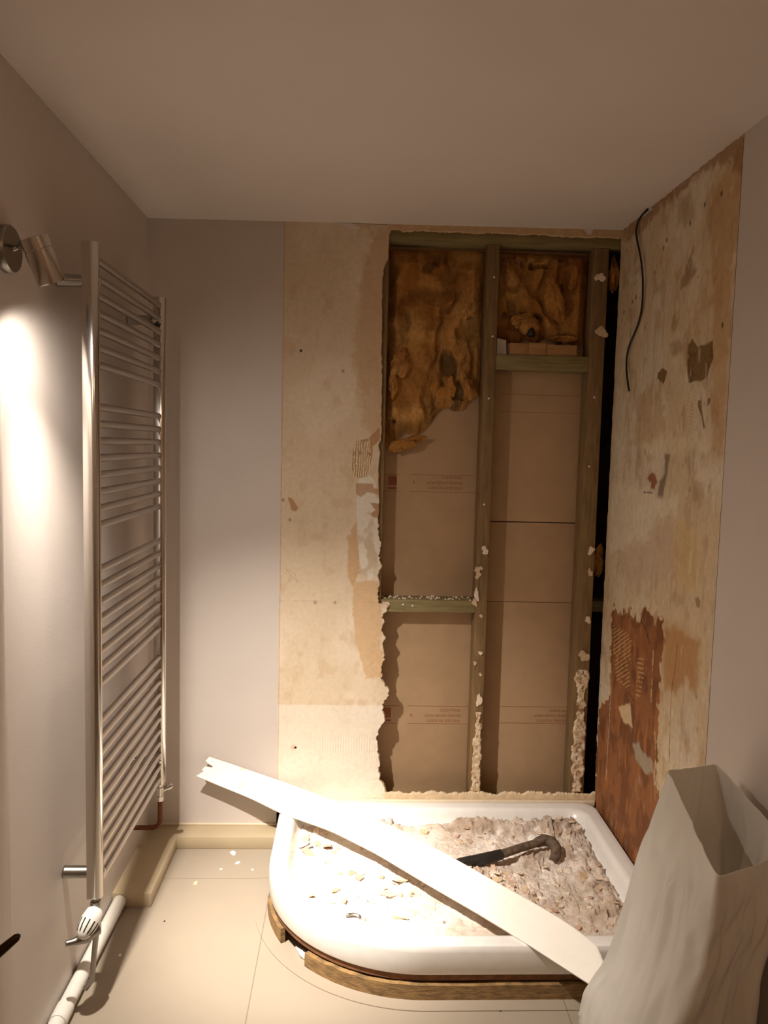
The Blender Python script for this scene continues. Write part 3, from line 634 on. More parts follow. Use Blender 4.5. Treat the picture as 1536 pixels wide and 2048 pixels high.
def tuft(parent, c, rad, rot, seed, name='loose_tuft'):
    """torn-off lump of wool: flattened, lobed, fibrous"""
    nu, nv_ = 64, 40; v = []
    th = np.linspace(0, PI, nv_)[:, None]; ph = np.linspace(0, 2 * PI, nu, endpoint=False)[None]
    sx, sy, sz_ = np.sin(th) * np.cos(ph), np.sin(th) * np.sin(ph), np.cos(th) + 0 * ph
    low = fbm(sx * 1.6 + seed, sz_ * 1.6 + sy * 1.3, seed, 3) - .5; hi = fbm(sx * 7 + sy * 4, sz_ * 7 + sy * 3, seed + 3, 4) - .5
    q = 1 + low * 1.1 + hi * .35
    x = sx * rad[0] * q; y = sy * rad[1] * q; z = sz_ * rad[2] * q
    ca, sa = math.cos(rot), math.sin(rot)
    V = np.stack([c[0] + x * ca + z * sa, c[1] + y, c[2] - x * sa + z * ca], -1)
    ii = np.arange(nv_ - 1)[:, None] * nu + np.arange(nu)[None]; jj = np.arange(nv_ - 1)[:, None] * nu + (np.arange(nu)[None] + 1) % nu
    f = np.stack([ii.ravel(), jj.ravel(), (jj + nu).ravel(), (ii + nu).ravel()], 1)
    C2 = ins_color(V[..., 0], V[..., 2], sstep(-.05, -.3, low) * .5, seed)
    o = link_mesh(name, V.reshape(-1, 3), f, M['ins'], None, True, C2.reshape(-1, 3)); put(o, parent); return o
gz = lambda X, Z, x, z, sx, sz_, a: a * np.exp(-((X - x) / sx) ** 2 - ((Z - z) / sz_) ** 2)
batt_l = batt('insulation_batt', .911, 1.284, 2.335, lambda x: 1.585 + (x - .95) * .55 + .02 * np.sin(x * 40), 'sagging amber mineral wool filling the top of the left bay', 100,
     lambda X, Z: gz(X, Z, 1.08, 2.12, .14, .16, .012) + gz(X, Z, .945, 2.10, .022, .16, .02) + gz(X, Z, 1.06, 1.78, .07, .14, .018) - gz(X, Z, 1.20, 2.30, .1, .04, .02),
     [(1.17, 1.86, .07, .09, 1.0), (1.20, 1.74, .10, .09, .95), (1.10, 2.29, .09, .03, .7), (1.23, 2.02, .03, .10, .6), (1.11, 1.66, .05, .03, .7), (.935, 1.66, .02, .05, 1.0), (.975, 2.1, .012, .14, .5)])
batt_r = batt('insulation_batt', 1.336, 1.698, 2.335, lambda x: 1.985 + 0 * x, 'crumpled brown mineral wool filling the top of the right bay', 200,
     lambda X, Z: gz(X, Z, 1.43, 2.20, .07, .08, .015) + gz(X, Z, 1.56, 2.12, .05, .14, .03) - gz(X, Z, 1.42, 2.06, .08, .025, .04) + gz(X, Z, 1.66, 2.2, .025, .1, .02),
     [(1.42, 2.065, .09, .02, 1.0), (1.50, 2.31, .12, .02, .8), (1.62, 2.18, .012, .10, .7), (1.64, 2.02, .05, .03, .8), (1.36, 2.15, .02, .12, .6)])
def tp(L_, y): return (L_[0][0], y, L_[0][2])
tuft(batt_l, tp([(0.9653,0.0300,1.8828)], .045), (.036, .018, .050), .3, 301)
tuft(batt_l, tp([(0.9362,0.0300,1.7971)], .042), (.018, .014, .042), 0, 302)
tuft(batt_l, tp([(1.2303,0.0300,1.8090)], .045), (.020, .016, .052), -.35, 303)
tuft(batt_l, tp([(0.9988,0.0300,1.5769)], .050), (.066, .020, .022), -.35, 304)
tuft(batt_r, tp([(1.4498,0.0300,2.0566)], .040), (.052, .022, .034), .15, 306)
tuft(batt_r, tp([(1.5642,0.0300,2.1464)], .040), (.036, .024, .085), -.25, 307)
tuft(batt_r, tp([(1.6356,0.0300,2.2251)], .045), (.016, .014, .055), .2, 309)
tuft(batt_r, tp([(1.6101,0.0300,2.0018)], .055), (.045, .016, .014), 0, 310)
ti = empty('insulation_tuft', (1.79, .06, 2.2), 'ragged mineral wool tuft at the top of the black gap beside the right wall', 'insulation')
tuft(ti, tp([(1.7919,0.0300,2.2588)], .05), (.020, .02, .060), 0, 311, 'wool')
ti = empty('insulation_tuft', (1.79, .1, 1.1), 'grey dusty wool tuft caught half-way down the black gap', 'insulation')
tuft(ti, tp([(1.7942,0.0300,1.1169)], .08), (.022, .02, .055), 0, 312, 'wool')
# things on the upper noggin
wo = [(1.3879,0.0500,1.9281),(1.6546,0.0500,1.9357),(1.3861,0.0500,1.9746),(1.6525,0.0500,1.9824)]
e = empty('wood_offcut', (1.46, .05, 1.931), 'short pale wood offcut lying on the upper right cross piece', 'wood offcut')
m_ = MB().box((wo[0][0], .022, 1.931), (wo[0][0] + .075, .07, 1.976)).box((wo[0][0] + .0752, .02, 1.931), (wo[0][0] + .145, .072, 1.979)).box((wo[0][0] + .1453, .024, 1.931), (wo[1][0], .07, 1.974))
put(m_.build('block', M['offcut'], None, bevel=.002), e)
sk = [(1.4727,0.0300,2.0246),(1.4797,0.0300,1.9979)]
e = MB((sk[0][0], .03, sk[0][2])).lathe((sk[0][0] - .006, .04, sk[0][2] + .015), (.2, -.35, -1), [(0, .008), (.01, .014), (.03, .016), (.038, .012), (.040, .004)], 18).build('cable_grommet', M['black'], None, True)
tag(e, 'small glossy black plug poking from the wool above the wood offcut', 'plug')
wp = [(1.3435,0.0600,1.9980),(1.3795,0.0600,1.9913),(1.3810,0.0600,1.9524),(1.3454,0.0600,1.9475)]
tag(chip('paper_scrap', [(wp[0][0], .06, 1.9305), (wp[1][0] + .005, .06, 1.9305), (wp[1][0], .06, wp[1][2]), (wp[0][0], .06, wp[0][2])], .002, (0, -1, 0), M['dirtywhite']), 'white scrap standing beside the middle stud at the end of the wood offcut', 'scrap')

# ------------------------------------------------------------------ tiled ledge, bead on the floor
led = MB()
led.add([(0, -.478, F), (.131, -.478, F), (.131, -.098, F), (.524, -.098, F), (.524, 0, F), (0, 0, F),
         (0, -.478, .03), (.131, -.478, .03), (.131, -.098, .03), (.524, -.098, .03), (.524, 0, .03), (0, 0, .03)],
        [(0, 5, 4, 3, 2, 1), (6, 7, 8, 9, 10, 11), (0, 1, 7, 6), (1, 2, 8, 7), (2, 3, 9, 8), (3, 4, 10, 9), (4, 5, 11, 10), (5, 0, 6, 11)])
o = led.build('trim_1', M['ledge'], None, bevel=.0015); tag(o, 'low beige tiled ledge running round the back left corner', 'ledge', kind='structure')
put(MB().box((0.0, -.006, .0301), (.524, -.0003, .037)).build('grout_line', M['grout'], None, bevel=.001), o)
put(MB().box((0.0, -.480, .020), (.133, -.0985, .0235)).build('tile_edge', M['grout'], None), o).hide_render = False
bpy.data.objects.remove(bpy.data.objects['tile_edge'])

def outline(d, n=40, rc=.05):
    """shower tray outline inset by d, from back-left round the quadrant to back-right"""
    x0, x1, yb, yf = .527 + d, 1.792 - d, -.018 - d, -.925 + d
    cx, cy, r = 1.03, -.428, .503 - d
    P = [(x0, yb)]
    for k in range(12): P.append((x0, yb + (cy - yb) * (k + 1) / 13))
    for k in range(n + 1):
        a = PI + (PI / 2) * k / n; P.append((cx + r * math.cos(a), cy + (r * (.497 / .503)) * math.sin(a)))
    for k in range(12): P.append((cx + (x1 - rc - cx) * (k + 1) / 12, cy - r * (.497 / .503)))
    yfr = cy - r * (.497 / .503)
    q = rc * .6
    for k in range(1, 7):
        a = -PI / 2 + (PI / 2) * k / 6; P.append((x1 - rc + rc * math.cos(a), yfr + rc + rc * math.sin(a)))
    for k in range(12): P.append((x1, yfr + rc + (yb - rc - yfr - rc) * (k + 1) / 13))
    for k in range(0, 7):
        a = (PI / 2) * k / 6; P.append((x1 - rc + rc * math.cos(a), yb - rc + rc * math.sin(a)))
    for k in range(24): P.append((x1 - rc - (x1 - rc - x0) * (k + 1) / 25, yb))
    return P
def loft(loops, closed_bottom=True):
    v = []; f = []; n = len(loops[0][0])
    for P, z in loops: v += [(x, y, z) for x, y in P]
    for i in range(len(loops) - 1):
        for k in range(n): f.append((i * n + k, i * n + (k + 1) % n, (i + 1) * n + (k + 1) % n, (i + 1) * n + k))
    if closed_bottom: f.append(tuple((len(loops) - 1) * n + k for k in range(n)))
    return v, f
prof = [(.002, .054), (0, .058), (0, .120), (.0015, .130), (.006, .1375), (.014, .140), (.030, .1385), (.046, .1385), (.056, .137), (.063, .130), (.070, .112), (.078, .090), (.090, .078), (.105, .073), (.13, .071)]
e_tray = empty('shower_tray', (1.16, -.47, .054), 'large white quadrant shower tray full of plaster rubble', 'shower tray')
v, f = loft([(outline(d, rc=max(.012, .05 + d * .3)), z) for d, z in prof])
mb = MB(); mb.add(v, f); o = mb.build('basin', M['white'], None, True); put(o, e_tray)
# underside so that it is a solid body
v, f = loft([(outline(.002), .054), (outline(.02), .054), (outline(.03), .066)]); mb = MB(); mb.add(v, f); put(mb.build('underside', M['ply'], None, True), e_tray)
rngp = random.Random(3)
def band(name, d0, d1, z0, z1, i0, i1, m, parent=None, wob=0.0, seed=1):
    A = outline(d0, rc=.05); B = outline(d1, rc=.05); v = []; f = []
    idx = list(range(i0, i1)); n = len(idx)
    for j, i in enumerate(idx):
        wz = wob * (math.sin(j * 1.7 + seed) * .5 + math.sin(j * .63 + seed * 2) * .5)
        v += [(A[i][0], A[i][1], z0), (A[i][0], A[i][1], z1 + wz), (B[i][0], B[i][1], z1 + wz), (B[i][0], B[i][1], z0)]
    for j in range(n - 1):
        for k in range(4):
            f.append((4 * j + k, 4 * j + (k + 1) % 4, 4 * j + 4 + (k + 1) % 4, 4 * j + 4 + k))
    f += [(0, 1, 2, 3), (4 * n - 4, 4 * n - 3, 4 * n - 2, 4 * n - 1)]
    mb = MB(); mb.add(v, f); o = mb.build(name, m, None, True)
    if parent: put(o, parent)
    return o
put(band('support_board', .006, .03, .034, .0538, 0, 72, M['ply'], None, .0015), e_tray)
o = band('plinth_board', -.004, .012, F, .028, 16, 27, M['wood'], None, .003, 3); tag(o, 'short curved strip of wet brown timber under the left bend of the tray', 'plinth')
o = band('plinth_board', -.006, .012, F, .027, 33, 66, M['wood'], None, .002, 5); tag(o, 'long curved strip of stained timber under the front of the tray', 'plinth')
o = band('trim_2', -.048, -.004, F - .01, F + .003, 6, 66, M['tile'], None, 0); tag(o, 'cream sealed band on the floor tiles round the tray', 'floor trim', kind='structure')
rag = MB((.665, -.74, F))
rag.tube([(.640, -.70, F + .008), (.662, -.735, F + .011), (.690, -.765, F + .006), (.71, -.785, F + .003)], [.004, .012, .009, .002], 10)
o = rag.build('silicone_lump', M['dirtywhite'], None, True); tag(o, 'white lump of sealant lying in the dark gap under the tray', 'sealant')
# sealant strip between wall and tray at the back
o = MB().box((.53, -.018, .119), (1.80, -.0015, .142)).build('trim_3', M['grout'], None, bevel=.004); tag(o, 'cream sealant strip along the back of the tray', 'sealant strip', kind='structure')

# ------------------------------------------------------------------ rubble in the tray
RB = outline(.083, rc=.07); RB = np.array(RB); nA = len(RB)
K = 8; tt = np.linspace(0, nA, nA * K, endpoint=False); i0 = tt.astype(int); fr = (tt - i0)[:, None]
RB = RB[i0] * (1 - fr) + RB[(i0 + 1) % nA] * fr
CT = np.array([1.18, -.45]); nr_ = 250
s_ = np.linspace(0, 1, nr_)[:, None, None] ** .8
G = CT + (RB[None] - CT) * s_
wobr = (fbm(G[..., 0] * 25, G[..., 1] * 25, 400) - .5) * .012 * s_[..., 0]
X, Y = G[..., 0] + wobr, G[..., 1] + wobr
base = .077
ridge = gz(X, Y, 1.35, -.13, .22, .05, .030) + gz(X, Y, 1.60, -.14, .10, .06, .030) + gz(X, Y, 1.66, -.35, .06, .25, .022) + gz(X, Y, .95, -.13, .05, .04, .028) \
      + gz(X, Y, .72, -.14, .12, .05, .016) + gz(X, Y, 1.25, -.48, .12, .06, .022) + gz(X, Y, 1.50, -.35, .08, .06, .020) + gz(X, Y, 1.05, -.38, .15, .06, .012) + gz(X, Y, 1.38, -.62, .15, .05, .012) + gz(X, Y, 1.65, -.65, .06, .15, .018)
rough = fbm(X * 26, Y * 26, 410, 5) - .5; rough2 = fbm(X * 90, Y * 90, 420, 3) - .5
amp = .35 + np.clip(ridge / .02, 0, 1.2) + sstep(1.1, 1.4, X) * .4
Zr = base + ridge + .018 * rough * amp + .007 * rough2 * amp
lump = sstep(.58, .62, vnoise(X * 55, Y * 55, 430)) * .004 * amp + sstep(.6, .64, vnoise(X * 28 + 5, Y * 28, 431)) * .006 * amp
Zr = Zr + lump
Zr = Zr * (1 - sstep(.97, 1, s_[..., 0])) + .076 * sstep(.97, 1, s_[..., 0])
c = np.broadcast_to(lin((204, 188, 172)), X.shape + (3,)).copy()
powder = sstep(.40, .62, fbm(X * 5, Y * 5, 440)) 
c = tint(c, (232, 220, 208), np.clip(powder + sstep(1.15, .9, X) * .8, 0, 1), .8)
c = tint(c, (158, 136, 116), sstep(.5, .72, fbm(X * 20, Y * 20, 450)) * np.clip(amp - .3, 0, 1), .75)
c = tint(c, (138, 116, 98), np.clip(ridge / .025, 0, 1) * sstep(.4, .6, fbm(X * 40, Y * 40, 452)), .55)
c = tint(c, (196, 172, 150), (lump > .003) * 1.0, .4)
nn_ = X.shape[1]; gf = []
ii = np.arange(nr_ - 1)[:, None] * nn_ + np.arange(nn_)[None]; jj = np.arange(nr_ - 1)[:, None] * nn_ + (np.arange(nn_)[None] + 1) % nn_
gf = np.stack([ii.ravel(), jj.ravel(), (jj + nn_).ravel(), (ii + nn_).ravel()], 1)
o = link_mesh('plaster_rubble', np.stack([X, Y, Zr], -1).reshape(-1, 3), gf, M['rubble'], None, True, c.reshape(-1, 3))
tag(o, 'dusty spread of crushed plaster covering the floor of the shower tray', 'rubble', kind='stuff')
SX, SY, SZ = X.ravel(), Y.ravel(), Zr.ravel()
def ground(x, y):
    i = np.argmin((SX - x) ** 2 + (SY - y) ** 2); return float(SZ[i])
# loose flakes
rng = random.Random(21)
clusters = [  # cx, cy, sx, sy, count, size, label
    (1.00, -.47, .13, .08, 34, .010, 'small cream plaster flake lying on the rubble left of the white plank', 'plaster flakes left of the plank'),
    (.66, -.22, .05, .07, 16, .010, 'small plaster flake heaped at the back left end of the tray', 'plaster flakes at the back left of the tray'),
    (.90, -.60, .16, .09, 16, .007, 'tiny plaster flake on the brightly lit front left of the tray', 'tiny flakes in the bright part of the tray'),
    (1.34, -.50, .07, .06, 36, .0095, 'pinkish plaster flake heaped between the plank and the bent black pipe', 'plaster flakes beside the bent pipe'),
    (1.45, -.17, .20, .045, 34, .008, 'plaster flake in the heap along the back rim of the tray', 'plaster flakes along the back of the tray'),
    (1.62, -.45, .06, .18, 30, .008, 'plaster flake in the heap along the right rim of the tray', 'plaster flakes along the right of the tray'),
    (1.42, -.68, .09, .07, 20, .007, 'small flake scattered at the front right of the tray beyond the plank', 'plaster flakes at the front right of the tray'),
]
def inside(x, y):
    return poly_sd(np.array([x]), np.array([y]), RB)[0] < -.02
for cx, cy, sx, sy, cnt, size, lab, grp in clusters:
    k = 0
    while k < cnt:
        x, y = rng.gauss(cx, sx), rng.gauss(cy, sy)
        if not inside(x, y): continue
        k += 1
        s = size * rng.uniform(.5, 1.9); n = rng.randint(4, 8); ang = rng.uniform(0, PI)
        pts2 = blob_outline(0, 0, s, rng, n, rng.uniform(.9, 1.7), ang)
        th = rng.uniform(.002, .006)
        tilt = Euler((rng.gauss(0, .28), rng.gauss(0, .28), 0)).to_matrix()
        zg = ground(x, y)
        top = [tilt @ Vector((a, b, th)) for a, b in pts2]; bot = [tilt @ Vector((a * 1.06, b * 1.06, 0)) for a, b in pts2]
        lo_ = min(p.z for p in bot)
        m = len(pts2)
        f = [tuple(range(m))[::-1], tuple(range(m, 2 * m))] + [(i, (i + 1) % m, m + (i + 1) % m, m + i) for i in range(m)]
        o = link_mesh('plaster_flake', [tuple(p) for p in bot + top], f, M['flakepink'] if (rng.random() < (.30 if x > 1.2 else .10)) else M['flaketan'] if rng.random() < .45 else M['flake'])
        o.location = (x, y, zg - lo_ * .5); tag(o, lab, 'plaster flake', grp)
# dust and flakes on the tiles
for (u_, s, lab) in (([(0.3542,-0.1306,-0.0200)][0], .012, 'white paint flake on the tiles nearest the tray edge, below the ledge'), ([(0.3273,-0.2434,-0.0200)][0], .005, 'small round white washer-like crumb on the tiles below the ledge'),
                   ([(0.2520,-0.3354,-0.0200)][0], .010, 'thin curled tan shaving on the tiles by the joint line'), ([(0.4441,-0.2466,-0.0200)][0], .005, 'tiny white crumb on the tiles beside the tray'),
                   ([(0.3816,-0.1985,-0.0200)][0], .007, 'narrow white splinter on the tiles between ledge and tray'), ([(0.1007,-0.7269,-0.0200)][0], .005, 'white crumb on the tiles beside the radiator shadow'),
                   ([(0.1953,-0.5571,-0.0200)][0], .003, 'dark speck in the middle of the bare tiles'), ([(1.2328,-0.9708,-0.0200)][0], .004, 'dark speck on the tiles in front of the tray')):
    pts2 = blob_outline(0, 0, s, rng, 6, 1.5, rng.uniform(0, 3))
    v = [(a, b, 0) for a, b in pts2] + [(a * .9, b * .9, .0025) for a, b in pts2]; m = len(pts2)
    f = [tuple(range(m))[::-1], tuple(range(m, 2 * m))] + [(i, (i + 1) % m, m + (i + 1) % m, m + i) for i in range(m)]
    o = link_mesh('floor_crumb', v, f, M['flaketan'] if 'tan' in lab else (M['dark'] if 'dark' in lab else M['dirtywhite'])); o.location = (u_[0], u_[1], F + .0003); tag(o, lab, 'crumb')

# bent black pipe on the rubble
e = empty('bent_pipe', (1.35, -.39, .09), 'bent black pipe with a dusty hooked end lying on the rubble behind the plank', 'pipe')
mb = MB(); mb.tube([(1.13, -.455, .108), (1.20, -.43, .112), (1.29, -.405, .116), (1.345, -.385, .119)], [.017, .0185, .0195, .018], 20)
put(mb.build('tube', M['black'], None, True), e)
mb = MB(); mb.tube([(1.340, -.387, .119), (1.36, -.378, .120), (1.42, -.350, .124), (1.475, -.325, .126), (1.50, -.312, .128)], [.0145, .015, .0145, .014, .016], 18)
put(mb.build('tube', M['rustpipe'], None, True), e)
mb = MB(); mb.tube([(1.49, -.318, .127), (1.520, -.302, .129), (1.545, -.312, .127), (1.555, -.340, .118), (1.545, -.372, .106), (1.53, -.39, .098)], [.017, .020, .021, .020, .019, .014], 18)
v = np.array(mb.v); nn = (fbm(v[:, 0] * 90, v[:, 1] * 90 + v[:, 2] * 50, 500) - .5); mb.v = [tuple(p + np.array([0, 0, 1]) * q * .008) for p, q in zip(v, nn)]
put(mb.build('hooked_end', M['rustpipe'], None, True), e)
r_ = [(1.4873,-0.2564,0.1200)][0]
o = MB(tuple(r_)).lathe((r_[0], r_[1], .105), (-.2, -.5, .8), [(0, .016), (.004, .018), (.010, .016), (.012, .009)], 16).build('plastic_cap', M['dirtywhite'], None, True); tag(o, 'small white and grey cap in the rubble above the hooked pipe end', 'cap')
r_ = [(0.8139,-0.6956,0.0900)][0]
zz0 = ground(r_[0], r_[1])
mb = MB((r_[0], r_[1], zz0)); arc = [(r_[0] + .024 * math.cos(a), r_[1] + .013 * math.sin(a), zz0 + .004 + .004 * math.sin(a)) for a in np.linspace(-.3, 2.6, 12)]
mb.tube(arc, [.001] + [.0055] * 10 + [.002], 8); o = mb.build('sealant_curl', M['nickel'], None, True); tag(o, 'grey curl of sealant lying on the bright front left of the tray', 'sealant curl')

# ------------------------------------------------------------------ plank across the tray
LO = [(0.200, -.071, .262), (.300, -.072, .220), (.420, -.085, .178)] + [tuple(p) for p in [(0.5331,-0.1320,0.1460)]] + [tuple(p) for p in [(0.7294,-0.2664,0.1460),(0.8912,-0.4236,0.1460),(1.0492,-0.6091,0.1460),(1.1819,-0.7589,0.1460),(1.2871,-0.8855,0.1460),(1.3856,-1.0121,0.1460),(1.4692,-1.1201,0.1460)]]
UP = [(0.236, -.014, .318)] + [tuple(p) for p in [(0.3419,-0.0140,0.2834),(0.4612,-0.0140,0.2410),(0.5610,-0.0140,0.2064)]] + [tuple(p) for p in [(0.6438,-0.0641,0.1990),(0.7342,-0.1363,0.1990),(0.8576,-0.2562,0.1990),(0.9808,-0.3672,0.1990),(1.1381,-0.5415,0.1990),(1.2752,-0.7069,0.1990),(1.3738,-0.8233,0.1990),(1.4499,-0.9270,0.1990),(1.5008,-1.0408,0.1990)]]
def resamp(P, n):
    P = np.array(P); d = np.concatenate([[0], np.cumsum(np.linalg.norm(np.diff(P, axis=0), axis=1))]); t = np.linspace(0, d[-1], n)
    Q = np.stack([np.interp(t, d, P[:, k]) for k in range(3)], 1)
    for _ in range(10): Q[1:-1] = (Q[:-2] + 2 * Q[1:-1] + Q[2:]) / 4
    return Q, d[-1]
NL = 120; A, la = resamp(LO, NL); B, lb = resamp(UP, NL)
NW = 40; wv = np.linspace(0, 1, NW)
s0 = np.interp(wv, [0, .22, .30, .34, .55, .60, .66, .70, .76, 1.0], [0, .010, .016, .006, .010, .040, .034, .012, .000, .004])
endc = np.interp(wv, [0, .72, 1.0], [0, .0, .03])
G = np.zeros((NL, NW, 3))
for j in range(NW):
    ts = np.linspace(s0[j] / la, 1 - endc[j] / la, NL) * (NL - 1)
    k = np.minimum(ts.astype(int), NL - 2); fr = (ts - k)[:, None]
    a = A[k] * (1 - fr) + A[k + 1] * fr; b = B[k] * (1 - fr) + B[k + 1] * fr
    G[:, j] = a * (1 - wv[j]) + b * wv[j]
TH = .007
du = np.gradient(G, axis=0); dv = np.gradient(G, axis=1); nrm = np.cross(du, dv); nrm /= np.linalg.norm(nrm, axis=2, keepdims=True) + 1e-9
if nrm[..., 2].mean() < 0: nrm = -nrm
Tp = G; Bt = G - nrm * TH
vert = np.concatenate([Tp.reshape(-1, 3), Bt.reshape(-1, 3)]); nt_ = NL * NW
f1 = grid_faces(NL, NW); f2 = f1[:, ::-1] + nt_
sd_ = []
for i in range(NL - 1):
    sd_.append((i * NW, (i + 1) * NW, (i + 1) * NW + nt_, i * NW + nt_)); sd_.append((i * NW + NW - 1 + nt_, (i + 1) * NW + NW - 1 + nt_, (i + 1) * NW + NW - 1, i * NW + NW - 1))
for j in range(NW - 1):
    sd_.append((j + nt_, j + 1 + nt_, j + 1, j)); sd_.append(((NL - 1) * NW + j, (NL - 1) * NW + j + 1, (NL - 1) * NW + j + 1 + nt_, (NL - 1) * NW + j + nt_))
faces = np.concatenate([f1, f2, np.array(sd_)])
c = np.broadcast_to(lin((240, 234, 222)), (NL, NW, 3)).copy()
li = np.arange(NL)[:, None] / NL * la + 0 * wv[None]
c = tint(c, (206, 186, 146), sstep(.004, .002, np.abs(li - .165 + wv[None] * .02)) * (wv[None] > .15), .7)
for (a_, b_) in ((.50, .25), (1.02, .5), (1.36, .62)): c = tint(c, (60, 55, 50), sstep(.004, .002, np.hypot(li - a_, (wv[None] - b_) * .11)), .9)
c2 = np.concatenate([c.reshape(-1, 3), c.reshape(-1, 3)])
vert_c = vert.mean(0)
o = link_mesh('trim_plank', vert - vert_c, faces, M['plank'], None, False, c2); o.location = vert_c
bm = bmesh.new(); bm.from_mesh(o.data); bmesh.ops.recalc_face_normals(bm, faces=bm.faces); bm.to_mesh(o.data); bm.free()
o.name = 'plank'; tag(o, 'long white plank with notched end laid across the shower tray', 'plank')

# ------------------------------------------------------------------ towel radiator
RX = .101
er = empty('towel_radiator', (RX, -.585, .30), 'tall chrome ladder towel radiator on the left wall', 'radiator')
def rail(y, z0, z1):
    # D section: rounded face to the room, flat back towards the wall
    P = []; hw = .0175; 
    for k in range(13):
        a = -PI / 2 + PI * k / 12; P.append((RX + .004 + .017 * math.cos(a), y + hw * math.sin(a)))
    P += [(RX - .019, y + hw), (RX - .019, y - hw)]
    mb = MB(); mb.extrude_z(P, z0, z1)
    return put(mb.build('rail', M['chrome'], None, bevel=.0015), er)
rail(-.945, .305, 2.065); rail(-.232, .305, 2.060)
bars = [2.032 - .0455 * k for k in range(7)] + [1.648 - .0455 * k for k in range(8)] + [1.208 - .0455 * k for k in range(8)] + [.785 - .0455 * k for k in range(11)]
for z in bars:
    mb = MB(); mb.tube([(RX - .001, -.928, z), (RX, -.75, z), (RX, -.585, z), (RX, -.42, z), (RX - .001, -.249, z)], .0108, 16)
    put(mb.build('bar', M['barchrome'], None, True), er)
for y, z in ((-.905, 1.975), (-.905, .352), (-.27, 1.975), (-.27, .405)):
    mb = MB(); mb.lathe((.0, y, z), (1, 0, 0), [(0, .0165), (.004, .0175), (.006, .0165), (RX - .02, .0165), (RX - .014, .0125)], 24)
    b_ = put(mb.build('wall_bracket', M['nickel'], None, True), er)
    mb = MB(); mb.lathe((RX - .014, y, z), (1, 0, 0), [(0, .010), (.024, .010), (.027, .007)], 16)
    put(mb.build('bracket_cap', M['chrome'], None, True), b_)
# thermostatic valve under the near rail
vy = -.945; vb = Vector((RX, vy, .262))
ev = MB(); ev.tube([(RX, vy, .305), (RX, vy, .292), (RX, vy, .2915), (RX, vy, .272), (RX, vy, .2715), (RX, vy, .235)], [.010, .010, .0145, .0145, .010, .010], 6)
ev.tube([(RX, vy, .240), (RX, vy, .200)], .014, 18).tube([(RX + .004, vy, .212), (RX - .02, vy - .03, .205), (RX - .045, vy - .045, .202), (RX - .062, vy - .055, .204)], [.018, .016, .010, .008], 16)
ev.tube([(RX, vy, .20), (RX, vy, .188), (RX - .004, vy, .150), (RX - .012, vy, .06), (RX - .03, vy, .035)], [.012, .008, .0076, .0076, .0076], 14)
valve = put(ev.build('radiator_valve', M['nickel'], None, True), er)
hd = Vector((-.30, -.72, -.62)).normalized()
hb = Vector((RX + .004, vy - .004, .272))
mb = MB(); mb.lathe(hb, hd, [(0, .016), (.008, .023), (.03, .027), (.05, .0255), (.066, .021), (.076, .014), (.080, .006)], 28)
kn = put(mb.build('thermostat_head', M['dirtywhite'], None, True), valve); kn['label'] = 'white slotted thermostatic head'
ax = hd; s1 = ax.cross(Vector((0, 0, 1))).normalized(); s2 = ax.cross(s1).normalized()
for k in range(12):
    a = 2 * PI * k / 12; rd = s1 * math.cos(a) + s2 * math.sin(a); tg = rd.cross(ax)
    P = []
    for (d, r) in ((.034, .0270), (.052, .0252), (.067, .0208)):
        P += [hb + ax * d + rd * r + tg * .0016, hb + ax * d + rd * r - tg * .0016, hb + ax * d + rd * (r - .004) - tg * .0016, hb + ax * d + rd * (r - .004) + tg * .0016]
    P = [p + rd * .0006 for p in P]
    f = [(0, 1, 2, 3), (8, 9, 10, 11)] + [(4 * i + q, 4 * i + (q + 1) % 4, 4 * i + 4 + (q + 1) % 4, 4 * i + 4 + q) for i in range(2) for q in range(4)]
    mb = MB(); mb.add(P, f); put(mb.build('slot', M['dark'], None), kn)
# lockshield valve and elbow under the far rail
fy = -.232
mb = MB(); mb.tube([(RX, fy, .305), (RX, fy, .290)], .012, 6).tube([(RX, fy, .292), (RX, fy, .262)], .015, 18).tube([(RX, fy, .275), (RX + .03, fy + .01, .288)], .009, 12).lathe((RX + .024, fy + .008, .285), (1, .3, .4), [(0, .011), (.016, .011), (.019, .008)], 14)
mb.tube([(RX, fy, .262), (RX, fy, .258), (RX, fy, .257), (RX, fy, .240)], [.011, .011, .014, .014], 6)
put(mb.build('lockshield_valve', M['chrome'], None, True), er)
mb = MB(); pts = [(RX, fy, .24), (RX, fy, .175)] + [(RX - .03 + .03 * math.cos(a), fy, .165 - .03 * math.sin(a)) for a in np.linspace(.2, PI / 2, 6)] + [(0.0, fy, .135)]
mb.tube(pts, .009, 14); put(mb.build('supply_pipe', M['rust'], None, True), er)
# fat white pipe along the skirting
e = empty('waste_pipe', (.028, -1.2, F), 'white waste pipe lying along the foot of the left wall', 'pipe')
mb = MB(); mb.tube([(.026, -.480, F + .0225), (.026, -1.0, F + .0225), (.028, -2.4, F + .0225)], .0215, 28)
put(mb.build('tube', M['dirtywhite'], None, True), e)
mb = MB(); mb.tube([(.0263, -.975, F + .0225), (.0266, -1.035, F + .0225)], .0245, 28)
put(mb.build('coupling', M['dirtywhite'], None, True), e)

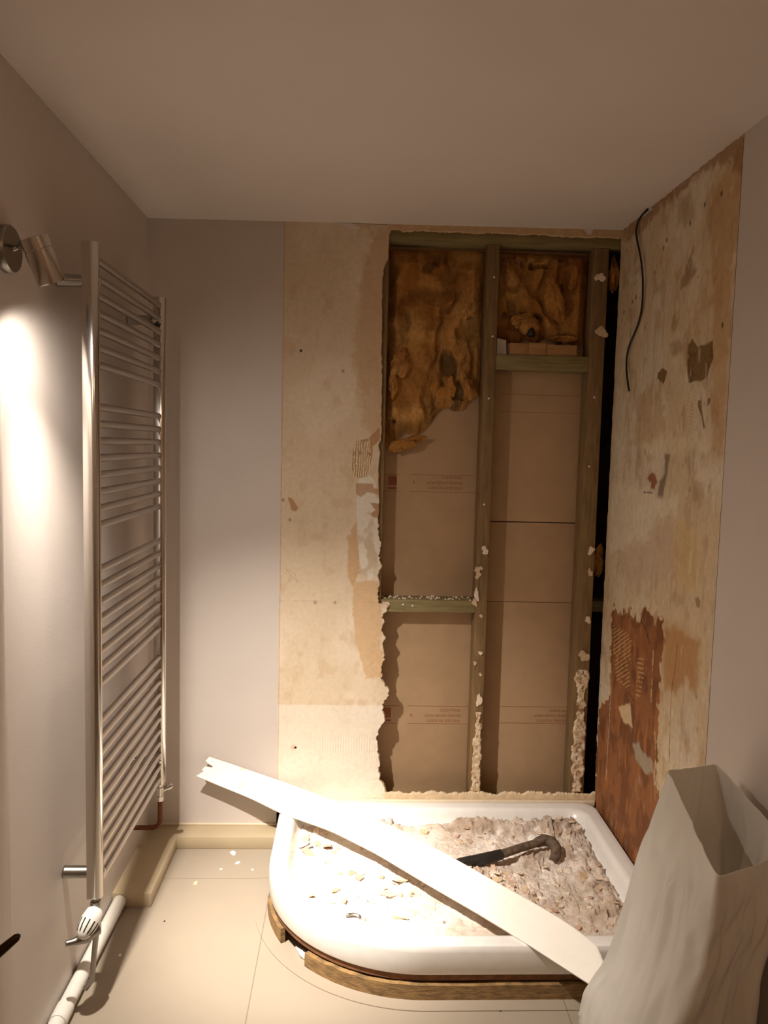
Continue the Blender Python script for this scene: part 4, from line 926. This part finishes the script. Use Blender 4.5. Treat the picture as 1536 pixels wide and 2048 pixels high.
# ------------------------------------------------------------------ wall spotlight (its lamps are the room's light)
es = empty('wall_spotlight', (0.0, -1.212, 1.978), 'chrome cylindrical spotlight on the left wall near the radiator', 'wall light')
mb = MB(); mb.lathe((0.0, -1.212, 1.978), (1, 0, 0), [(0, .052), (.016, .052), (.020, .049), (.021, .02)], 40)
put(mb.build('backplate', M['nickel'], None, True), es)
def head(pos, d):
    back = pos - d * .098
    mb = MB(); mb.tube([(.018, -1.212, 1.978), (.030, -1.210, 1.984), tuple(back + d * .012 - Vector((.020, 0, 0)))], .006, 12)
    put(mb.build('arm', M['nickel'], None, True), es)
    mb = MB(); p = [(0, .012), (.002, .030), (.026, .030), (.027, .0285), (.030, .0285), (.0305, .030), (.098, .030), (.100, .0295), (.100, .027), (.085, .026), (.080, .020)]
    mb.tube([back + d * a for a, r in p], [r for a, r in p], 36)
    h = put(mb.build('lamp_head', M['chrome'], None, True), es)
    mb = MB(); mb.tube([back + d * .0950, back + d * .0955], .0255, 28)
    put(mb.build('lamp_face', M['lampglass'], None), h)
    return back
def spot(pos, d, power, deg, blend, radius=.020):
    l = bpy.data.lights.new('lamp', 'SPOT'); l.energy = power; l.spot_size = math.radians(deg); l.spot_blend = blend; l.shadow_soft_size = radius; l.color = SPOT_COL
    o = bpy.data.objects.new('lamp_beam', l); COL.objects.link(o); o.location = pos; o.rotation_euler = d.to_track_quat('-Z', 'Y').to_euler()
    return o
back = head(LAMP_POS, LAMP_DIR)
for pw, dg, bl in LAMP_BEAMS: spot(LAMP_POS + LAMP_DIR * .006, LAMP_DIR, pw, dg, bl)

# unseen fill lights with disc housings, added behind the viewpoint for warm ambient light
for (loc, sz_, pw) in FILL_LIGHTS:
    e = empty('fill_light', loc, 'added round fill light under the ceiling, behind the viewpoint', 'fill light', 'fill lights')
    mb = MB(); mb.lathe((loc[0], loc[1], zc(loc[0]) - .0005), (0, 0, -1), [(0, sz_ / 2 + .02), (.018, sz_ / 2 + .02), (.022, sz_ / 2 + .01)], 40); put(mb.build('fill_housing', M['dirtywhite'], None, True), e)
    area_light('fill_glow', (loc[0], loc[1], zc(loc[0]) - .03), (0, 0, 0), sz_, pw, FILL_COL)

# ------------------------------------------------------------------ black cable on the right wall
cp = [(1.800, p[1], p[2]) for p in [(1.7950,-0.2793,2.4344),(1.7950,-0.2463,2.4395),(1.7950,-0.2186,2.4358),(1.7950,-0.1875,2.4172),(1.7950,-0.1676,2.3842),(1.7950,-0.1779,2.3461),(1.7950,-0.2371,2.2698),(1.7950,-0.2728,2.1838),(1.7950,-0.2755,2.0971),(1.7950,-0.2660,2.0641),(1.7950,-0.2343,2.0168),(1.7950,-0.1759,1.9717),(1.7950,-0.1445,1.9394),(1.7950,-0.1471,1.8841),(1.7950,-0.1709,1.8270),(1.7950,-0.1923,1.7853)]]
cp = [(1.794 + .004 * math.sin(i * .8), p[1], min(p[2], zc(1.8) - .006)) for i, p in enumerate(cp)]
mb = MB(); Q, _ = resamp(cp, 60); mb.tube([tuple(q) for q in Q], .0036, 8)
o = mb.build('cable', M['cable'], None, True); tag(o, 'thin black cable dangling from the ceiling against the stained right wall', 'cable')

# ------------------------------------------------------------------ door and lever at the left edge
dr = slab('door_1', (0, 0, 0), (.04, .76, 1.86), M['door'], bevel=.003)
dr.location = (.004, -1.244, F + .004); dr.rotation_euler = (0, 0, PI + .395)
lh = [(0.3415,-1.9800,0.8805),(0.3155,-1.9800,0.8574)]
mb = MB(); t0, t1 = Vector(lh[0]), Vector(lh[1]); dd = (t1 - t0)
base_ = t1 + dd * .9 + Vector((-.02, -.02, 0))
mb.tube([t0, t0 + dd * .12, t0 + dd * .6, t1, t1 + dd * .6, base_], [.003, .0055, .0065, .007, .008, .009], 12)
o = mb.build('door_handle', M['bronze'], None, True); 
bpy.context.view_layer.update(); o.parent = dr; o.matrix_parent_inverse = dr.matrix_world.inverted()

# ------------------------------------------------------------------ rubble bag
lev = [  # z fraction, corners A rear-left, B rear-right, D front-right, C front-left
    ((1.415, -1.12, F), (1.75, -1.08, F), (1.70, -1.47, F), (1.40, -1.50, F)),
    ((1.395, -1.16, .06), (1.785, -1.08, .06), (1.72, -1.50, .06), (1.36, -1.50, .06)),
    ((1.400, -1.175, .18), (1.785, -1.08, .17), (1.66, -1.52, .20), (1.41, -1.53, .20)),
    ((1.478, -1.16, .28), (1.785, -1.08, .27), (1.63, -1.53, .40), (1.470, -1.54, .36)),
    ((1.525, -1.15, .48), (1.78, -1.08, .47), (1.655, -1.52, .54), (1.520, -1.55, .53)),
    ((1.560, -1.15, .62), (1.765, -1.10, .62), (1.70, -1.50, .63), (1.533, -1.55, .63)),
    ((1.598, -1.15, .762), (1.735, -1.12, .765), (1.755, -1.45, .715), (1.536, -1.55, .716)),
]
NS = 200; NV = 150
lev = np.array(lev, float)
fv = np.linspace(0, len(lev) - 1, NV)
def cr(P, t):
    k = int(min(t, len(P) - 1 - 1e-6)); f_ = t - k
    p0, p1, p2, p3 = P[max(k - 1, 0)], P[k], P[k + 1], P[min(k + 2, len(P) - 1)]
    return .5 * ((2 * p1) + (-p0 + p2) * f_ + (2 * p0 - 5 * p1 + 4 * p2 - p3) * f_ ** 2 + (-p0 + 3 * p1 - 3 * p2 + p3) * f_ ** 3)
G = np.zeros((NV, NS, 3))
for i, t in enumerate(fv):
    Cn = cr(lev, t)
    per = NS // 4
    L_ = np.concatenate([Cn[q] + (Cn[(q + 1) % 4] - Cn[q]) * np.linspace(0, 1, per, endpoint=False)[:, None] for q in range(4)])
    ks = 2 if t > 1.5 else 9
    for _ in range(ks): L_ = (np.roll(L_, 1, 0) + L_ + np.roll(L_, -1, 0)) / 3
    # right wall-side rim sags away
    G[i] = L_
ua = np.arange(NS) / NS * 4; U, T = np.meshgrid(ua, fv)
dx = np.gradient(G, axis=1); dz = np.gradient(G, axis=0); nm = np.cross(dx, dz); nm /= np.linalg.norm(nm, axis=2, keepdims=True) + 1e-9
wr = (fbm(U * 4 + T * .3, T * .7, 600, 3) - .5) * .030 + np.abs(fbm(U * 6 - T * .5, T * .6 + U, 610, 2) - .5) * -.034
wr += (fbm(U * 10 + T * 3, T * 3, 620, 2) - .5) * .010 * sstep(3, .5, T)
wr *= .30 + .70 * sstep(6, 4, T)
wr = wr * sstep(0, .6, T)
G = G + nm * wr[..., None]
G[..., 0] = np.minimum(G[..., 0], XR - .008); G[..., 2] = np.maximum(G[..., 2], F + .002)
# dip of the rear rim
ii = np.arange(NV)[:, None] * NS + np.arange(NS)[None]; jj = np.arange(NV)[:, None] * NS + (np.arange(NS)[None] + 1) % NS
f4 = np.stack([ii[:-1].ravel(), jj[:-1].ravel(), jj[1:].ravel(), ii[1:].ravel()], 1)
org = Vector((1.58, -1.29, F))
o = link_mesh('rubble_bag', (G - np.array(org)).reshape(-1, 3), f4, M['bag'], None, True); o.location = org
bm = bmesh.new(); bm.from_mesh(o.data); bm.verts.ensure_lookup_table(); bm.faces.new([bm.verts[k] for k in range(NS)][::-1]); bm.to_mesh(o.data); bm.free()
sm = o.modifiers.new('solid', 'SOLIDIFY'); sm.thickness = .0012
tag(o, 'open crumpled white plastic rubble bag standing beside the tray at the right wall', 'bag')
